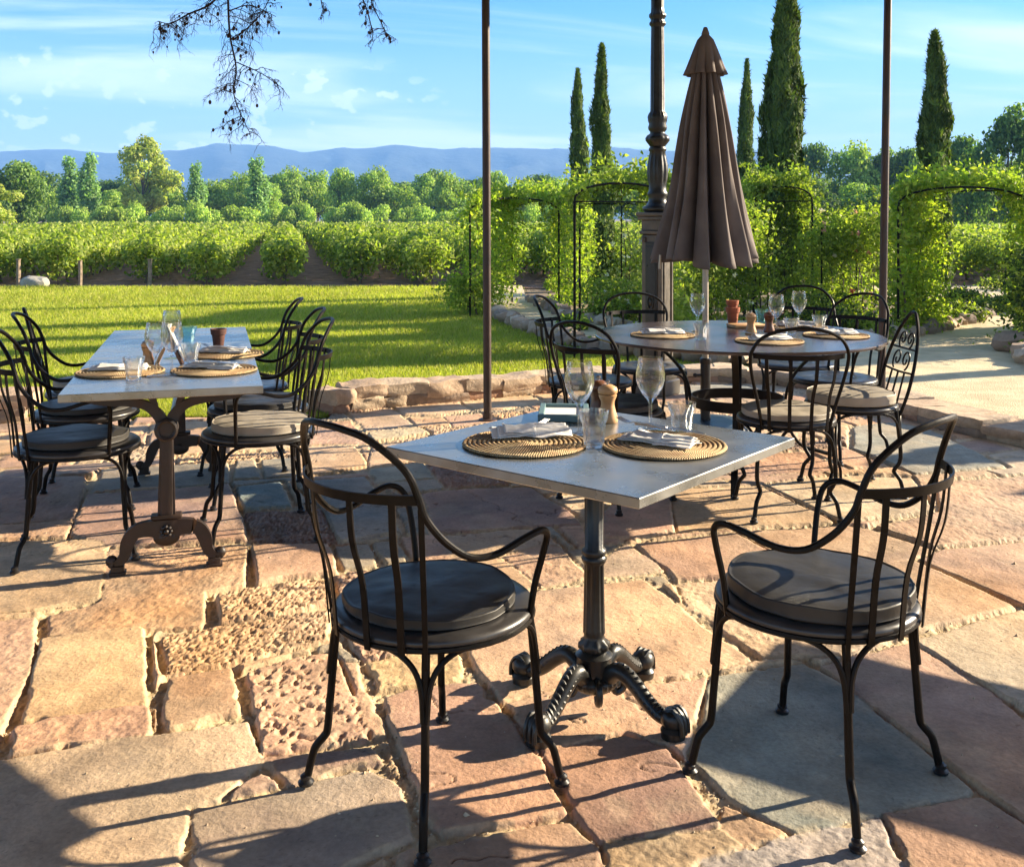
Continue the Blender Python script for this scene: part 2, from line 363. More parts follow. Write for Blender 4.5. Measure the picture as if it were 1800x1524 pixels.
# ------------------------------------------------------------------ leaves
def leaves(P, Nrm, size, cols, aspect=1.9, jitter=.9, seed=1, droop=0.0):
    """P (n,3) leaf centres, Nrm preferred normals; returns verts, faces, colours for kinked leaf quads"""
    r = np.random.default_rng(seed); n = len(P)
    nn = Nrm + r.normal(0, jitter, (n, 3)); nn /= np.linalg.norm(nn, axis=1)[:, None] + 1e-9
    t = r.normal(0, 1, (n, 3)); t[:, 2] -= droop; t -= nn * (t * nn).sum(1)[:, None]; t /= np.linalg.norm(t, axis=1)[:, None] + 1e-9
    b = np.cross(nn, t); s = size * r.uniform(.65, 1.35, n) if np.isscalar(size) else size * r.uniform(.7, 1.3, n)
    s = s[:, None]; l = s * .5 * aspect ** .5; w = s * .5 / aspect ** .5
    V = np.stack([P - t * l, P + b * w - nn * w * .3, P + t * l, P - b * w - nn * w * .3], 1).reshape(-1, 3)
    F = np.arange(4 * n).reshape(n, 4)
    return V, F, np.repeat(cols, 4, 0)
def palette(n, cs, seed=0, var=.18):
    r = np.random.default_rng(seed); cs = np.array(cs); k = r.integers(0, len(cs), n); k2 = r.integers(0, len(cs), n); t = r.random(n)[:, None]
    return np.clip((cs[k] * t + cs[k2] * (1 - t)) * r.uniform(1 - var, 1 + var, n)[:, None], 0, 1)
def blobs(cs, rs, n, seed=0, shell=.55, flat=1.0):
    """random points in a set of balls, denser near their skins; returns P, outward normals, blob index"""
    r = np.random.default_rng(seed); cs = np.array(cs, float); rs = np.array(rs, float)
    w = rs ** 2; k = r.choice(len(cs), n, p=w / w.sum())
    d = r.normal(0, 1, (n, 3)); d /= np.linalg.norm(d, axis=1)[:, None]
    q = rs[k] * (1 - shell * r.random(n) ** 1.6) * (1 + .10 * r.normal(0, 1, n))
    P = cs[k] + d * q[:, None] * np.array([1, 1, flat])
    return P, d, k
GREENS = [(.10, .16, .025), (.16, .22, .03), (.06, .11, .02), (.22, .25, .04)]
YGREEN = [(.24, .28, .035), (.17, .23, .03), (.30, .31, .05), (.10, .15, .025)]
DARK = [(.035, .065, .02), (.05, .085, .022), (.025, .05, .018), (.07, .10, .025)]
OLIVE = [(.12, .15, .06), (.16, .19, .08), (.08, .11, .04)]

# ================================================================== THE SETTING
def polysdf(x, y, P):
    """signed distance, positive inside"""
    d2 = np.full(x.shape, 1e9); ins = np.zeros(x.shape, bool); k = len(P)
    for i in range(k):
        ax, ay = P[i]; bx, by = P[(i + 1) % k]
        ex, ey = bx - ax, by - ay; wx, wy = x - ax, y - ay
        t = np.clip((wx * ex + wy * ey) / (ex * ex + ey * ey + 1e-12), 0, 1)
        d2 = np.minimum(d2, (wx - ex * t) ** 2 + (wy - ey * t) ** 2)
        c = ((ay > y) != (by > y)) & (x < (bx - ax) * (y - ay) / (by - ay + 1e-12) + ax)
        ins ^= c
    return np.where(ins, 1, -1) * np.sqrt(d2)

TAN, PINK, GREY, SAND, RED = (.53, .35, .205), (.48, .30, .195), (.285, .245, .185), (.54, .39, .25), (.34, .21, .145)
# stones of the terrace: outline on the ground read off the photograph, colour, kind of surface (0 smooth, 1 rough, 2 chiselled)
STONES = [
 ([(75,1124),(251,1097),(255,1231),(39,1265)], TAN, 0), ([(21,1277),(255,1237),(257,1287),(17,1326)], PINK, 1),
 ([(-160,1350),(0,1331),(437,1266),(457,1336),(380,1398),(326,1413),(313,1524),(305,1640),(-160,1660)], SAND, 0),
 ([(345,1419),(500,1386),(618,1351),(655,1351),(702,1382),(722,1468),(610,1516),(520,1640),(345,1640)], (.37,.275,.20), 0),
 ([(300,1192),(405,1174),(411,1197),(422,1247),(292,1281),(289,1210)], PINK, 0),
 ([(286,1116),(500,1082),(578,1073),(582,1122),(400,1162),(297,1177)], PINK, 2),
 ([(383,1046),(480,1030),(572,1017),(582,1058),(480,1082),(386,1094)], TAN, 2),
 ([(443,960),(575,958),(592,1004),(500,1015),(453,1024)], PINK, 0),
 ([(192,965),(434,957),(431,1026),(359,1039),(359,1096),(82,1114),(84,1075),(176,1055)], PINK, 1),
 ([(-120,950),(190,946),(176,1048),(60,1068),(-120,1085)], TAN, 0),
 ([(-60,1100),(66,1082),(50,1180),(-8,1300),(-120,1310)], PINK, 1),
 ([(-90,845),(152,838),(130,908),(-90,925)], RED, 1), ([(-90,930),(126,914),(115,940),(-90,946)], PINK, 1),
 ([(162,860),(182,822),(402,812),(400,846)], GREY, 0), ([(152,868),(400,852),(436,948),(186,958),(126,936)], RED, 0),
 ([(418,856),(492,846),(512,889),(430,895)], (.22,.23,.20), 0), ([(432,901),(560,893),(590,952),(446,954)], RED, 2),
 ([(520,846),(640,838),(690,905),(704,936),(600,952),(575,900)], (.26,.245,.20), 0),
 ([(650,823),(742,811),(760,838),(666,846)], (.26,.245,.20), 0), ([(673,849),(765,842),(783,857),(714,866)], GREY, 0),
 ([(751,813),(828,815),(895,849),(789,857)], RED, 2), ([(644,755),(615,726),(686,717),(729,747)], SAND, 0),
 ([(694,716),(804,708),(827,720),(773,730),(714,729)], SAND, 0), ([(717,733),(776,733),(791,746),(733,749)], TAN, 0),
 ([(780,731),(842,726),(880,741),(799,748)], PINK, 0), ([(813,706),(928,694),(955,706),(884,720),(834,719)], SAND, 0),
 ([(650,760),(730,751),(754,762),(659,776)], SAND, 1), ([(540,746),(616,739),(648,776),(540,780)], PINK, 1),
 ([(520,784),(624,783),(644,819),(530,836)], TAN, 0), ([(659,781),(700,777),(737,807),(649,819)], SAND, 0),
 ([(740,868),(800,861),(930,858),(1010,905),(1018,920),(765,934)], RED, 0), ([(705,944),(766,938),(800,985),(735,990)], PINK, 1),
 ([(772,940),(935,930),(985,960),(880,972),(800,985)], TAN, 0), ([(886,976),(968,946),(1032,1012),(952,1027)], PINK, 1),
 ([(805,990),(880,978),(945,1028),(900,1050),(820,1100),(760,1030)], TAN, 0),
 ([(1057,982),(1102,953),(1172,1001),(1062,1011)], SAND, 0), ([(1119,955),(1290,938),(1425,1008),(1310,1010),(1190,1017)], PINK, 0),
 ([(436,1181),(517,1154),(578,1148),(600,1172),(644,1281),(650,1296),(464,1319),(442,1222)], PINK, 3),
 ([(606,1166),(626,1165),(673,1286),(652,1290)], PINK, 1), ([(468,1331),(655,1310),(665,1334),(600,1350),(512,1374)], RED, 1),
 ([(607,1094),(700,1102),(788,1118),(735,1146),(645,1156),(620,1136)], PINK, 3), ([(647,1165),(788,1134),(806,1142),(812,1186),(740,1200),(663,1212)], TAN, 1),
 ([(678,1227),(720,1212),(835,1197),(876,1245),(925,1318),(950,1344),(993,1424),(900,1448),(776,1466),(752,1432),(711,1319)], PINK, 0),
 ([(757,1484),(880,1462),(1000,1446),(1043,1490),(1085,1620),(735,1640)], RED, 0),
 ([(962,1320),(1100,1292),(1182,1308),(1200,1350),(1262,1446),(1180,1460),(1055,1470),(1012,1428)], RED, 0),
 ([(812,1118),(946,1036),(1128,1015),(1200,1070),(1315,1156),(1190,1186),(1140,1191),(960,1209),(886,1228),(836,1165)], TAN, 0),
 ([(1192,1022),(1310,1014),(1440,1010),(1590,1118),(1452,1150),(1340,1152),(1215,1062)], SAND, 1),
 ([(1251,1190),(1412,1167),(1470,1195),(1718,1390),(1560,1424),(1397,1457),(1278,1396),(1217,1335)], (.285,.26,.205), 0),
 ([(896,1236),(960,1215),(1140,1198),(1240,1190),(1204,1330),(1100,1286),(960,1314)], PINK, 0),
 ([(1446,1172),(1600,1128),(1738,1215),(1880,1330),(1880,1500),(1722,1386)], PINK, 0), ([(1606,1124),(1796,1068),(1900,1140),(1900,1320),(1750,1213)], SAND, 0),
 ([(1448,1008),(1604,985),(1784,1063),(1600,1112)], TAN, 0), ([(1612,982),(1650,968),(1880,945),(1880,1085),(1796,1060)], PINK, 0),
 ([(1558,1432),(1722,1398),(1900,1510),(1900,1640),(1660,1640)], RED, 0), ([(1240,1508),(1400,1465),(1545,1436),(1650,1640),(1160,1640)], (.44,.36,.32), 1),
 ([(1070,1480),(1262,1456),(1300,1480),(1225,1505),(1140,1640),(1100,1640)], TAN, 1), ([(1272,1410),(1378,1462),(1310,1482),(1270,1450)], TAN, 1),
 ([(1500,750),(1578,743),(1634,757),(1766,820),(1690,826),(1610,833),(1500,790)], (.29,.275,.235), 0),
 ([(1683,778),(1722,772),(1780,789),(1723,797)], RED, 0), ([(1180,860),(1335,854),(1463,916),(1300,924),(1192,932)], TAN, 0),
 ([(1349,850),(1440,838),(1500,834),(1600,838),(1640,900),(1500,915),(1479,914)], SAND, 0), ([(1650,845),(1880,828),(1880,938),(1640,960),(1540,925),(1655,900)], PINK, 1),
 ([(1484,922),(1530,928),(1640,966),(1600,980),(1446,1002),(1310,932)], TAN, 0), ([(1120,860),(1172,860),(1184,932),(1118,944),(1040,940),(1034,912)], PINK, 0),
]
KERB_LINE = [(-1.26, 7.16), (-1.07, 7.33), (-.46, 7.63), (.27, 8.03), (1.35, 8.50), (2.05, 8.45), (2.42, 8.05), (2.62, 7.2), (2.76, 6.68), (2.95, 6.32), (3.2, 5.9), (3.7, 5.25), (4.3, 4.7), (5.2, 4.2), (7.0, 3.6)]

def build_paving():
    ys = [1.1]
    while ys[-1] < 9.0: ys.append(ys[-1] + .0016 * max(ys[-1], 1.6) ** 1.3)
    ys = np.array(ys)
    inner = np.arange(-2.3, 2.7, .0045); o1 = [-2.3]; s = .005
    while o1[-1] > -7: s *= 1.03; o1.append(o1[-1] - s)
    o2 = [2.7]; s = .005
    while o2[-1] < 7.5: s *= 1.03; o2.append(o2[-1] + s)
    xs = np.concatenate([np.array(o1[1:])[::-1], inner, np.array(o2)])
    X, Y = np.meshgrid(xs, ys); sh = X.shape
    wob = (fbm(X, Y, 5, 4, 5) - .5) * .034 + (fbm(X, Y, 34, 2, 8) - .5) * .006 - np.clip(fbm(X, Y, 13, 3, 9) - .58, 0, 1) * .06 * np.clip((4.2 - Y) / 1.2, 0, 1)
    best = np.full(sh, -.5); near = np.full(sh, -.5); colr = np.zeros(sh + (3,)); kind = np.zeros(sh); zoff = np.zeros(sh); idn = np.zeros(sh)
    for i, (pp, cc, kd) in enumerate(STONES):
        P = [tuple(at(px, py)[:2]) for px, py in pp]
        x0, x1 = min(p[0] for p in P) - .12, max(p[0] for p in P) + .12; y0, y1 = min(p[1] for p in P) - .12, max(p[1] for p in P) + .12
        j0, j1 = np.searchsorted(ys, y0), np.searchsorted(ys, y1); i0, i1 = np.searchsorted(xs, x0), np.searchsorted(xs, x1)
        if j1 <= j0 or i1 <= i0: continue
        sl_ = (slice(j0, j1), slice(i0, i1)); d = polysdf(X[sl_], Y[sl_], P)
        m_ = d > best[sl_]
        rr = np.random.default_rng(100 + i); c = np.array(cc) * rr.uniform(.92, 1.08) * np.array([1, rr.uniform(.96, 1.04), rr.uniform(.94, 1.06)])
        cxx, cyy = np.mean([p[0] for p in P]), np.mean([p[1] for p in P]); tz = rr.normal(0, .003) + (X[sl_] - cxx) * rr.normal(0, .009) + (Y[sl_] - cyy) * rr.normal(0, .009)
        best[sl_] = np.where(m_, d, best[sl_]); kind[sl_] = np.where(m_, kd, kind[sl_]); zoff[sl_] = np.where(m_, tz, zoff[sl_]); idn[sl_] = np.where(m_, i, idn[sl_])
        colr[sl_] = np.where(m_[..., None], c, colr[sl_])
    # everything the outlines leave open: courses of slabs turned 17 degrees like the rest
    a = R(17); U = X * math.cos(a) + Y * math.sin(a) + (fbm(X, Y, .7, 2, 31) - .5) * .1; V = -X * math.sin(a) + Y * math.cos(a) + (fbm(X, Y, .7, 2, 32) - .5) * .1
    rr = np.random.default_rng(5); vb = [-6.0]
    while vb[-1] < 14: vb.append(vb[-1] + rr.uniform(.24, .52))
    vb = np.array(vb); ri = np.clip(np.searchsorted(vb, V) - 1, 0, len(vb) - 2)
    gen = np.full(sh, -1.0); gcol = np.zeros(sh + (3,)); gk = np.zeros(sh); gz = np.zeros(sh); gid = np.zeros(sh)
    for r_ in np.unique(ri):
        m_ = ri == r_; ub = [-9.0 + rr.uniform(0, .5)]
        while ub[-1] < 12: ub.append(ub[-1] + rr.uniform(.35, .95))
        ub = np.array(ub); ui = np.clip(np.searchsorted(ub, U[m_]) - 1, 0, len(ub) - 2)
        dx = np.minimum(U[m_] - ub[ui], ub[ui + 1] - U[m_]); dy = np.minimum(V[m_] - vb[r_], vb[r_ + 1] - V[m_])
        gen[m_] = np.minimum(dx, dy) - .018
        cs = np.array([TAN, PINK, SAND, GREY, PINK, TAN, RED])[rr.integers(0, 7, len(ub))] * rr.uniform(.9, 1.1, (len(ub), 1))
        gcol[m_] = cs[ui]; gk[m_] = rr.choice([0, 0, 1, 0, 2], len(ub))[ui]; gz[m_] = rr.normal(0, .004, len(ub))[ui]; gid[m_] = 200 + r_ * 40 + ui
    free = np.minimum(gen, -best - .035)
    use = free > best
    fullsd = np.where(use, free, best); colr = np.where(use[..., None], gcol, colr); kind = np.where(use, gk, kind); zoff = np.where(use, gz, zoff); idn = np.where(use, gid, idn)
    d = fullsd + wob + .008
    far = np.clip((Y - 3.2) / 4, 0, 1)
    top = np.clip(d / .009, 0, 1); top = 1 - (1 - top) ** 1.7
    depth = (.015 + .008 * np.clip((-.6 - X) * 1.2, 0, 1)) * (1 - far * .3)
    sn = (fbm(X, Y, 2.2, 5, 50) - .5) * .012 + (fbm(X, Y, 26, 3, 51) - .5) * .0035
    th = np.abs(fbm(X + .3 * Y, Y, 2.6, 4, 52) - .5); crack = np.where((th < .006) & (vnoise(X * 1.1, Y * 1.1, 53) > .50), 1 - th / .006, 0)
    rg = fbm(X, Y, 38, 4, 54, .7); rough1 = (rg - .5) * .012
    ch = np.abs((fbm(X * 1.0 + Y * .6, Y * 1.8 - X * .8, 30, 3, 55, .65)) - .5); chis = -np.clip(.09 - ch, 0, 1) * .13 + (rg - .5) * .010
    pits = -np.clip(fbm(X, Y, 44, 3, 56, .6) - .575, 0, .08) * .11
    k0 = sn - crack * .006; k1 = sn + rough1 * .75; k2 = sn + chis * .9; k3 = sn + pits * .9 + rough1 * .3
    surf = np.choose(kind.astype(int), [k0, k1, k2, k3])
    mort = -depth + (fbm(X, Y, 38, 4, 60, .75) - .5) * .020 + (fbm(X, Y, 5, 3, 61) - .5) * .012
    Z = mort * (1 - top) + (surf + zoff) * top
    sandc = np.array([.52, .40, .24]) * (.85 + .3 * fbm(X, Y, 34, 3, 62))[..., None]
    stain = (fbm(X, Y, 3.1, 5, 63) - .5)[..., None]; st2 = (fbm(X, Y, 12, 4, 64) - .5)[..., None]
    vein = (fbm(X * .5 + Y, X - Y * .3, 5, 4, 65 ) - .5)[..., None]
    hue = (fbm(X, Y, 1.7, 4, 67) - .5)[..., None]; pat = np.clip((fbm(X * 1.3, Y, 4.2, 5, 68, .6) - .52) * 9, 0, 1)[..., None]; spk = (vnoise(X * 190, Y * 190, 69) > .93)[..., None] * (vnoise(X * 9, Y * 9, 70) > .45)[..., None]
    sc = colr * (1 + stain * .9 + st2 * .5) + vein * np.array([.16, .09, .04]) + hue * np.array([.16, .02, -.08]); sc = sc * (1 - .28 * pat) + pat * .28 * np.array([.42, .33, .22]); sc = sc * (1 - .35 * spk) * (1 - .55 * crack[..., None])
    tt = np.clip((d + .002) / .004, 0, 1)[..., None]
    dust = np.clip(.5 - d / .05, 0, .45)[..., None] * (fbm(X, Y, 15, 3, 66) > .5)[..., None]
    col = sandc * (1 - tt) + sc * tt; col = col * (1 - dust * tt) + sandc * dust * tt
    # cut away beyond the kerb
    kl = np.array(KERB_LINE); ylim = np.interp(X, kl[:6, 0], kl[:6, 1] + .10, left=6.9); ylim = np.where(X < -1.26, 7.0, ylim)
    xr = np.interp(Y, kl[5:, 1][::-1], kl[5:, 0][::-1] + .08)
    keep = (Y < ylim) & (X < xr)
    ny, nx = sh; idx = np.arange(ny * nx).reshape(sh)
    F = np.stack([idx[:-1, :-1], idx[:-1, 1:], idx[1:, 1:], idx[1:, :-1]], -1); kf = keep[:-1, :-1] & keep[1:, 1:] & keep[:-1, 1:] & keep[1:, :-1]
    F = F[kf]; used = np.unique(F); mp = np.full(ny * nx, -1); mp[used] = np.arange(len(used))
    Vt = np.stack([X, Y, Z], -1).reshape(-1, 3)[used]; cl = np.clip(col.reshape(-1, 3)[used], .02, .9)
    o = npmesh('terrace_paving', Vt, mp[F], M['paving'], col=cl, smooth=True); tag(o, kind='structure')
    rr = np.random.default_rng(77); cand = np.flatnonzero(((d < .004) & (Y < 5.2) & (np.abs(X) < 3.0) & keep).ravel()); w = 1 / Y.ravel()[cand]; pk = rr.choice(cand, 9000, p=w / w.sum())
    c2 = np.flatnonzero(((d > .01) & (Y < 5.2) & (np.abs(X) < 3.0) & keep).ravel()); pk = np.concatenate([pk, rr.choice(c2, 900)]); k = len(pk)
    P = np.stack([X.ravel()[pk], Y.ravel()[pk], Z.ravel()[pk]], 1) + rr.normal(0, .002, (k, 3)) * [1, 1, .3]; s_ = rr.uniform(.0014, .0046, k) * (1 + 1.0 * (rr.random(k) < .07))
    oc = np.array([(1, 0, 0), (0, 1, 0), (-1, 0, 0), (0, -1, 0), (0, 0, .8), (0, 0, -.8)], float); V8 = P[:, None] + (oc[None] * rr.uniform(.6, 1.3, (k, 6, 3))) * s_[:, None, None]
    f8 = np.array([(0, 1, 4), (1, 2, 4), (2, 3, 4), (3, 0, 4), (1, 0, 5), (2, 1, 5), (3, 2, 5), (0, 3, 5)]); F8 = (f8[None] + 6 * np.arange(k)[:, None, None]).reshape(-1, 3)
    g_ = npmesh('loose_grit', V8.reshape(-1, 3), F8, M['kerb'], col=np.repeat(palette(k, [(.58, .46, .30), (.45, .34, .22), (.36, .26, .18), (.62, .54, .42)], 3), 6, 0)); tag(g_, kind='stuff')
build_paving()

def flat_poly(name, pts, z, m, kind='structure'):
    me = bpy.data.meshes.new(name); me.from_pydata([(x, y, z) for x, y in pts], [], [tuple(range(len(pts)))]); me.materials.append(m)
    o = bpy.data.objects.new(name, me); C.objects.link(o); o['kind'] = kind; return o
M['soil'] = noisy(mat('dry_ground', (.2, .15, .1), .95), (.14, .10, .06), (.26, .19, .11), .6, 8, bump=.6, bscale=14, dist=.03)
M['vinesoil'] = noisy(mat('reddish_soil', (.13, .07, .045), .95), (.13, .065, .04), (.28, .16, .10), 3, 8, bump=1.0, bscale=9, dist=.08)
M['gravel'] = noisy(mat('sandy_gravel', (.5, .4, .25), .9), (.50, .40, .24), (.66, .54, .34), 3.5, 8, bump=.9, bscale=85, dist=.02)
M['turf'] = noisy(mat('turf', (.08, .12, .02), .95), (.12, .16, .02), (.24, .27, .04), 5, 6, bump=.8, bscale=60, dist=.02)
flat_poly('ground', [(-6000, -400), (6000, -400), (6000, 9000), (-6000, 9000)], -.06, M['soil'])
tb = flat_poly('terrace_bed', [(-9, -4), (9, -4), (9, 4.0), (3.8, 5.2), (2.8, 6.7), (2.2, 8.3), (1.3, 8.5), (-1.2, 7.1), (-9, 7.1)], -.05, M['gravel'])
LAWN = [(-30, 7.02), (-1.3, 7.05), (-1.2, 7.35), (-.4, 7.8), (.3, 8.2), (1.35, 8.66), (2.2, 8.75), (2.6, 9.2), (1.54, 9.95), (.93, 10.45), (.62, 11.1), (.36, 11.9), (.04, 13.1), (-.28, 14.6), (-.55, 17), (-.7, 20.6), (-32, 20.6)]
flat_poly('lawn', LAWN, -.02, M['turf'])
flat_poly('vineyard_soil', [(-60, 20.7), (70, 20.7), (120, 112), (-120, 112)], -.04, M['vinesoil'])
# gravel walks
flat_poly('gravel_path', [(2.3, 8.8), (2.55, 7.9), (2.75, 7.2), (2.9, 6.75), (3.1, 6.4), (3.35, 6.0), (3.85, 5.35), (4.4, 4.85), (5.3, 4.35), (9, 4.1), (12, 6), (9, 9.2), (5.3, 9.3), (5.1, 10.2), (5.9, 11.2), (7.3, 13.0), (8.6, 15.5), (10, 18.5), (9.0, 19.5), (7.6, 15.9), (6.4, 14), (5.1, 12.3), (4.35, 11.55), (3.2, 11.4), (1.9, 12.0), (1.03, 13.3), (.8, 13.9), (.55, 15.2), (.25, 17), (.2, 20.6), (-.7, 20.6), (-.55, 17), (-.28, 14.6), (.04, 13.1), (.36, 11.9), (.62, 11.1), (.93, 10.45), (1.54, 9.95), (2.6, 9.2)], .02, M['gravel'])
flat_poly('garden_path', [(6.0, 20.2), (6.4, 17.6), (8.3, 15.6), (9.2, 17.2), (14, 19), (14, 20.6), (6, 20.6)], .012, M['gravel'])

# low rough kerb of stones between terrace, lawn and walk
def hashdisp(P, amp, sc, seed):
    return (np.stack([fbm(P[:, 0] + P[:, 2] * 1.7, P[:, 1] - P[:, 2] * 1.3, sc, 3, seed + q) for q in range(3)], 1) - .5) * amp
def rock(cx, cy, cz, sx, sy, sz, rz, seed, n=9, rnd=.17):
    g = np.linspace(-1, 1, n); V = []; F = []; o = 0
    for ax in range(3):
        for sgn in (-1, 1):
            a, b = np.meshgrid(g, g); c = np.full_like(a, sgn); q = [None] * 3; q[ax] = c; q[(ax + 1) % 3] = a if sgn > 0 else b; q[(ax + 2) % 3] = b if sgn > 0 else a
            V.append(np.stack(q, -1).reshape(-1, 3)); ii = np.arange(n * n).reshape(n, n) + o; o += n * n
            F.append(np.stack([ii[:-1, :-1], ii[:-1, 1:], ii[1:, 1:], ii[1:, :-1]], -1).reshape(-1, 4))
    V = np.concatenate(V); F = np.concatenate(F)
    nr = np.linalg.norm(V, axis=1)[:, None]; V = V * (1 - rnd) * 1.05 + V / nr * rnd * 1.5
    V = V * np.array([sx, sy, sz]) / 2
    c, s = math.cos(rz), math.sin(rz); V = np.stack([V[:, 0] * c - V[:, 1] * s, V[:, 0] * s + V[:, 1] * c, V[:, 2]], 1) + np.array([cx, cy, cz])
    V = V + hashdisp(V * 1.0 + seed, min(sx, sy, sz) * .62, 3.2 / max(min(sx, sy), .05) * .25, seed % 50) + hashdisp(V + seed, min(sx, sy, sz) * .34, 4.5 / max(min(sx, sy), .05) * .6, (seed + 9) % 50)
    return V, F
def join(parts):
    V = []; F = []; o = 0
    for v, f in parts: V.append(v); F.append(f + o); o += len(v)
    return np.concatenate(V), np.concatenate(F)
def build_kerb(name, line, width, h0, h1, label, seed, side=1):
    r = np.random.default_rng(seed); P = sm([(x, y, 0) for x, y in line], 10); parts = []; cols = []
    L_ = np.cumsum([0] + [(P[i + 1] - P[i]).length for i in range(len(P) - 1)]); s = 0; tot = L_[-1]
    def pt(t): return Vector((np.interp(t, L_, [p.x for p in P]), np.interp(t, L_, [p.y for p in P]), 0))
    while s < tot - .05:
        ln = r.uniform(.16, .36); a, b = pt(s), pt(min(s + ln, tot)); t = (b - a); rz = math.atan2(t.y, t.x); nrm = Vector((-t.y, t.x, 0)).normalized() * side
        h = lerp(h0, h1, s / tot) * r.uniform(.88, 1.05); c = (a + b) / 2 + nrm * width / 2
        for lay in range(2):
            zz = h * (.5 if lay == 0 else 1) ; hz = h * .55
            if lay == 0 or r.random() < 2:
                sub = 1 if lay == 1 else (2 if r.random() < .6 else 1)
                for q in range(sub):
                    cc = a + (b - a) * ((q + .5) / sub) + nrm * width / 2
                    v, f = rock(cc.x, cc.y, zz - hz * .5 + (0 if lay else -.01), ln / sub * 1.04, width * r.uniform(.96, 1.06), hz * 1.12, rz + r.normal(0, .04), int(r.integers(1, 900)))
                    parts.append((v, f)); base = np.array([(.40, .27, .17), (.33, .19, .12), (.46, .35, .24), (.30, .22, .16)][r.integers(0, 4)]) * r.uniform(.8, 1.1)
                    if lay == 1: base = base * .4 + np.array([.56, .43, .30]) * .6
                    cols.append(np.tile(base, (len(v), 1)))
        s += ln
    V, F = join(parts); Cc = np.concatenate(cols); Cc = Cc * (.8 + .4 * fbm(V[:, 0], V[:, 1] + V[:, 2], 30, 3, 9))[:, None]
    o = npmesh(name, V, F, M['kerb'], col=np.clip(Cc, 0, 1), smooth=True); return o
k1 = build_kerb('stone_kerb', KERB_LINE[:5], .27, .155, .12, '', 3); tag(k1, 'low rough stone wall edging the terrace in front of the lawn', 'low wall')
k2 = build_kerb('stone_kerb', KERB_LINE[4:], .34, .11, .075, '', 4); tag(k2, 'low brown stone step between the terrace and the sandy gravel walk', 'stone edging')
k3 = build_kerb('stone_kerb', [(-6.5, 6.4), (-4.2, 6.75), (-3.35, 6.9)], .25, .15, .17, '', 5); tag(k3, 'short low stone wall behind the chairs at the left edge of the photo', 'low wall')
# small rounded stones along the walks: each one a thing
def edging(lines, group, label, size, seed):
    r = np.random.default_rng(seed); protos = []
    for k in range(4):
        v, f = rock(0, 0, 0, 1, .8, .75, 0, 40 + k * 7, 5, .6); c = np.tile(np.array([(.42, .31, .22), (.34, .24, .17), (.5, .4, .3), (.28, .22, .18)][k]), (len(v), 1))
        protos.append(npmesh('edging_stone', v, f, M['kerb'], col=c, smooth=True)); 
    first = [True] * 4
    for line in lines:
        P = sm([(x, y, 0) for x, y in line], 8); L_ = np.cumsum([0] + [(P[i + 1] - P[i]).length for i in range(len(P) - 1)]); s = 0
        while s < L_[-1]:
            x = np.interp(s, L_, [p.x for p in P]); y = np.interp(s, L_, [p.y for p in P]); k = int(r.integers(0, 4)); q = size * r.uniform(.75, 1.3)
            o = protos[k] if first[k] else protos[k].copy()
            if not first[k]: C.objects.link(o)
            first[k] = False
            o.location = (x + r.normal(0, .02), y + r.normal(0, .02), .02 + q * .2); o.rotation_euler = (r.normal(0, .15), r.normal(0, .15), r.uniform(0, 6.28)); o.scale = (q, q, q * r.uniform(.8, 1.1))
            tag(o, label, 'stone', group); s += q * 1.02
edging([[(2.6, 9.25), (1.54, 9.98), (.93, 10.5), (.64, 11.1), (.38, 11.9), (.04, 13.1), (-.26, 14.6)]], 'edging stones between the lawn and the gravel walk', 'rounded edging stone between the lawn and the gravel walk', .17, 21)
edging([[(.32, 16.8), (.57, 15.1), (.8, 13.85), (1.05, 13.25), (1.9, 12.0), (3.2, 11.45), (4.3, 11.55), (5.1, 12.3), (6.4, 14.0), (7.5, 15.8)]], 'edging stones along the garden bed', 'rounded edging stone along the foot of the planted garden bed', .16, 22)
edging([[(4.75, 9.2), (5.0, 9.9), (5.3, 10.6), (6.1, 11.5)]], 'edging stones at the right side of the walk', 'rough dark edging stone under the vines at the right edge', .24, 23)

# grass blades on the lawn
def build_grass():
    r = np.random.default_rng(3); n = 330000
    y = 7.05 + (20.4 - 7.05) * r.random(n) ** 2.1; x = (r.random(n) * 2 - 1) * (y * .62 + .8) ; x = x * .62 - y * .13
    x = np.where(r.random(n) < .5, x, (r.random(n) * (y * .5 + 3.2) - y * .5 ))
    d = polysdf(x, y, LAWN); m_ = (d > .015); kl = np.array(KERB_LINE)
    m_ &= (x < -1.26) | (y > np.interp(x, kl[:6, 0], kl[:6, 1]) + .22)
    x, y = x[m_], y[m_]; n = len(x)
    s = .030 * (y / 7.5) ** .75 * r.uniform(.7, 1.35, n) * (.85 + .4 * fbm(x, y, 1.5, 3, 70)); w = .0042 * (y / 7.5) ** 1.0 * r.uniform(.8, 1.4, n)
    a = r.uniform(0, 6.28, n); lean = r.normal(0, .5, (n, 2)) * s[:, None]
    V = np.empty((n, 3, 3)); V[:, 0] = np.stack([x - np.cos(a) * w, y - np.sin(a) * w, np.full(n, -.02)], 1); V[:, 1] = np.stack([x + np.cos(a) * w, y + np.sin(a) * w, np.full(n, -.02)], 1)
    V[:, 2] = np.stack([x + lean[:, 0], y + lean[:, 1], -.02 + s], 1)
    c = palette(n, [(.34, .38, .05), (.42, .43, .08), (.25, .31, .04), (.48, .43, .13)], 5, .2); pat = fbm(x, y, .9, 4, 71)[:, None]; c = c * (.75 + .5 * pat)
    o = npmesh('lawn_grass', V.reshape(-1, 3), np.arange(3 * n).reshape(n, 3), M['grass'], col=np.clip(np.repeat(c, 3, 0), 0, 1)); tag(o, kind='stuff')
build_grass()

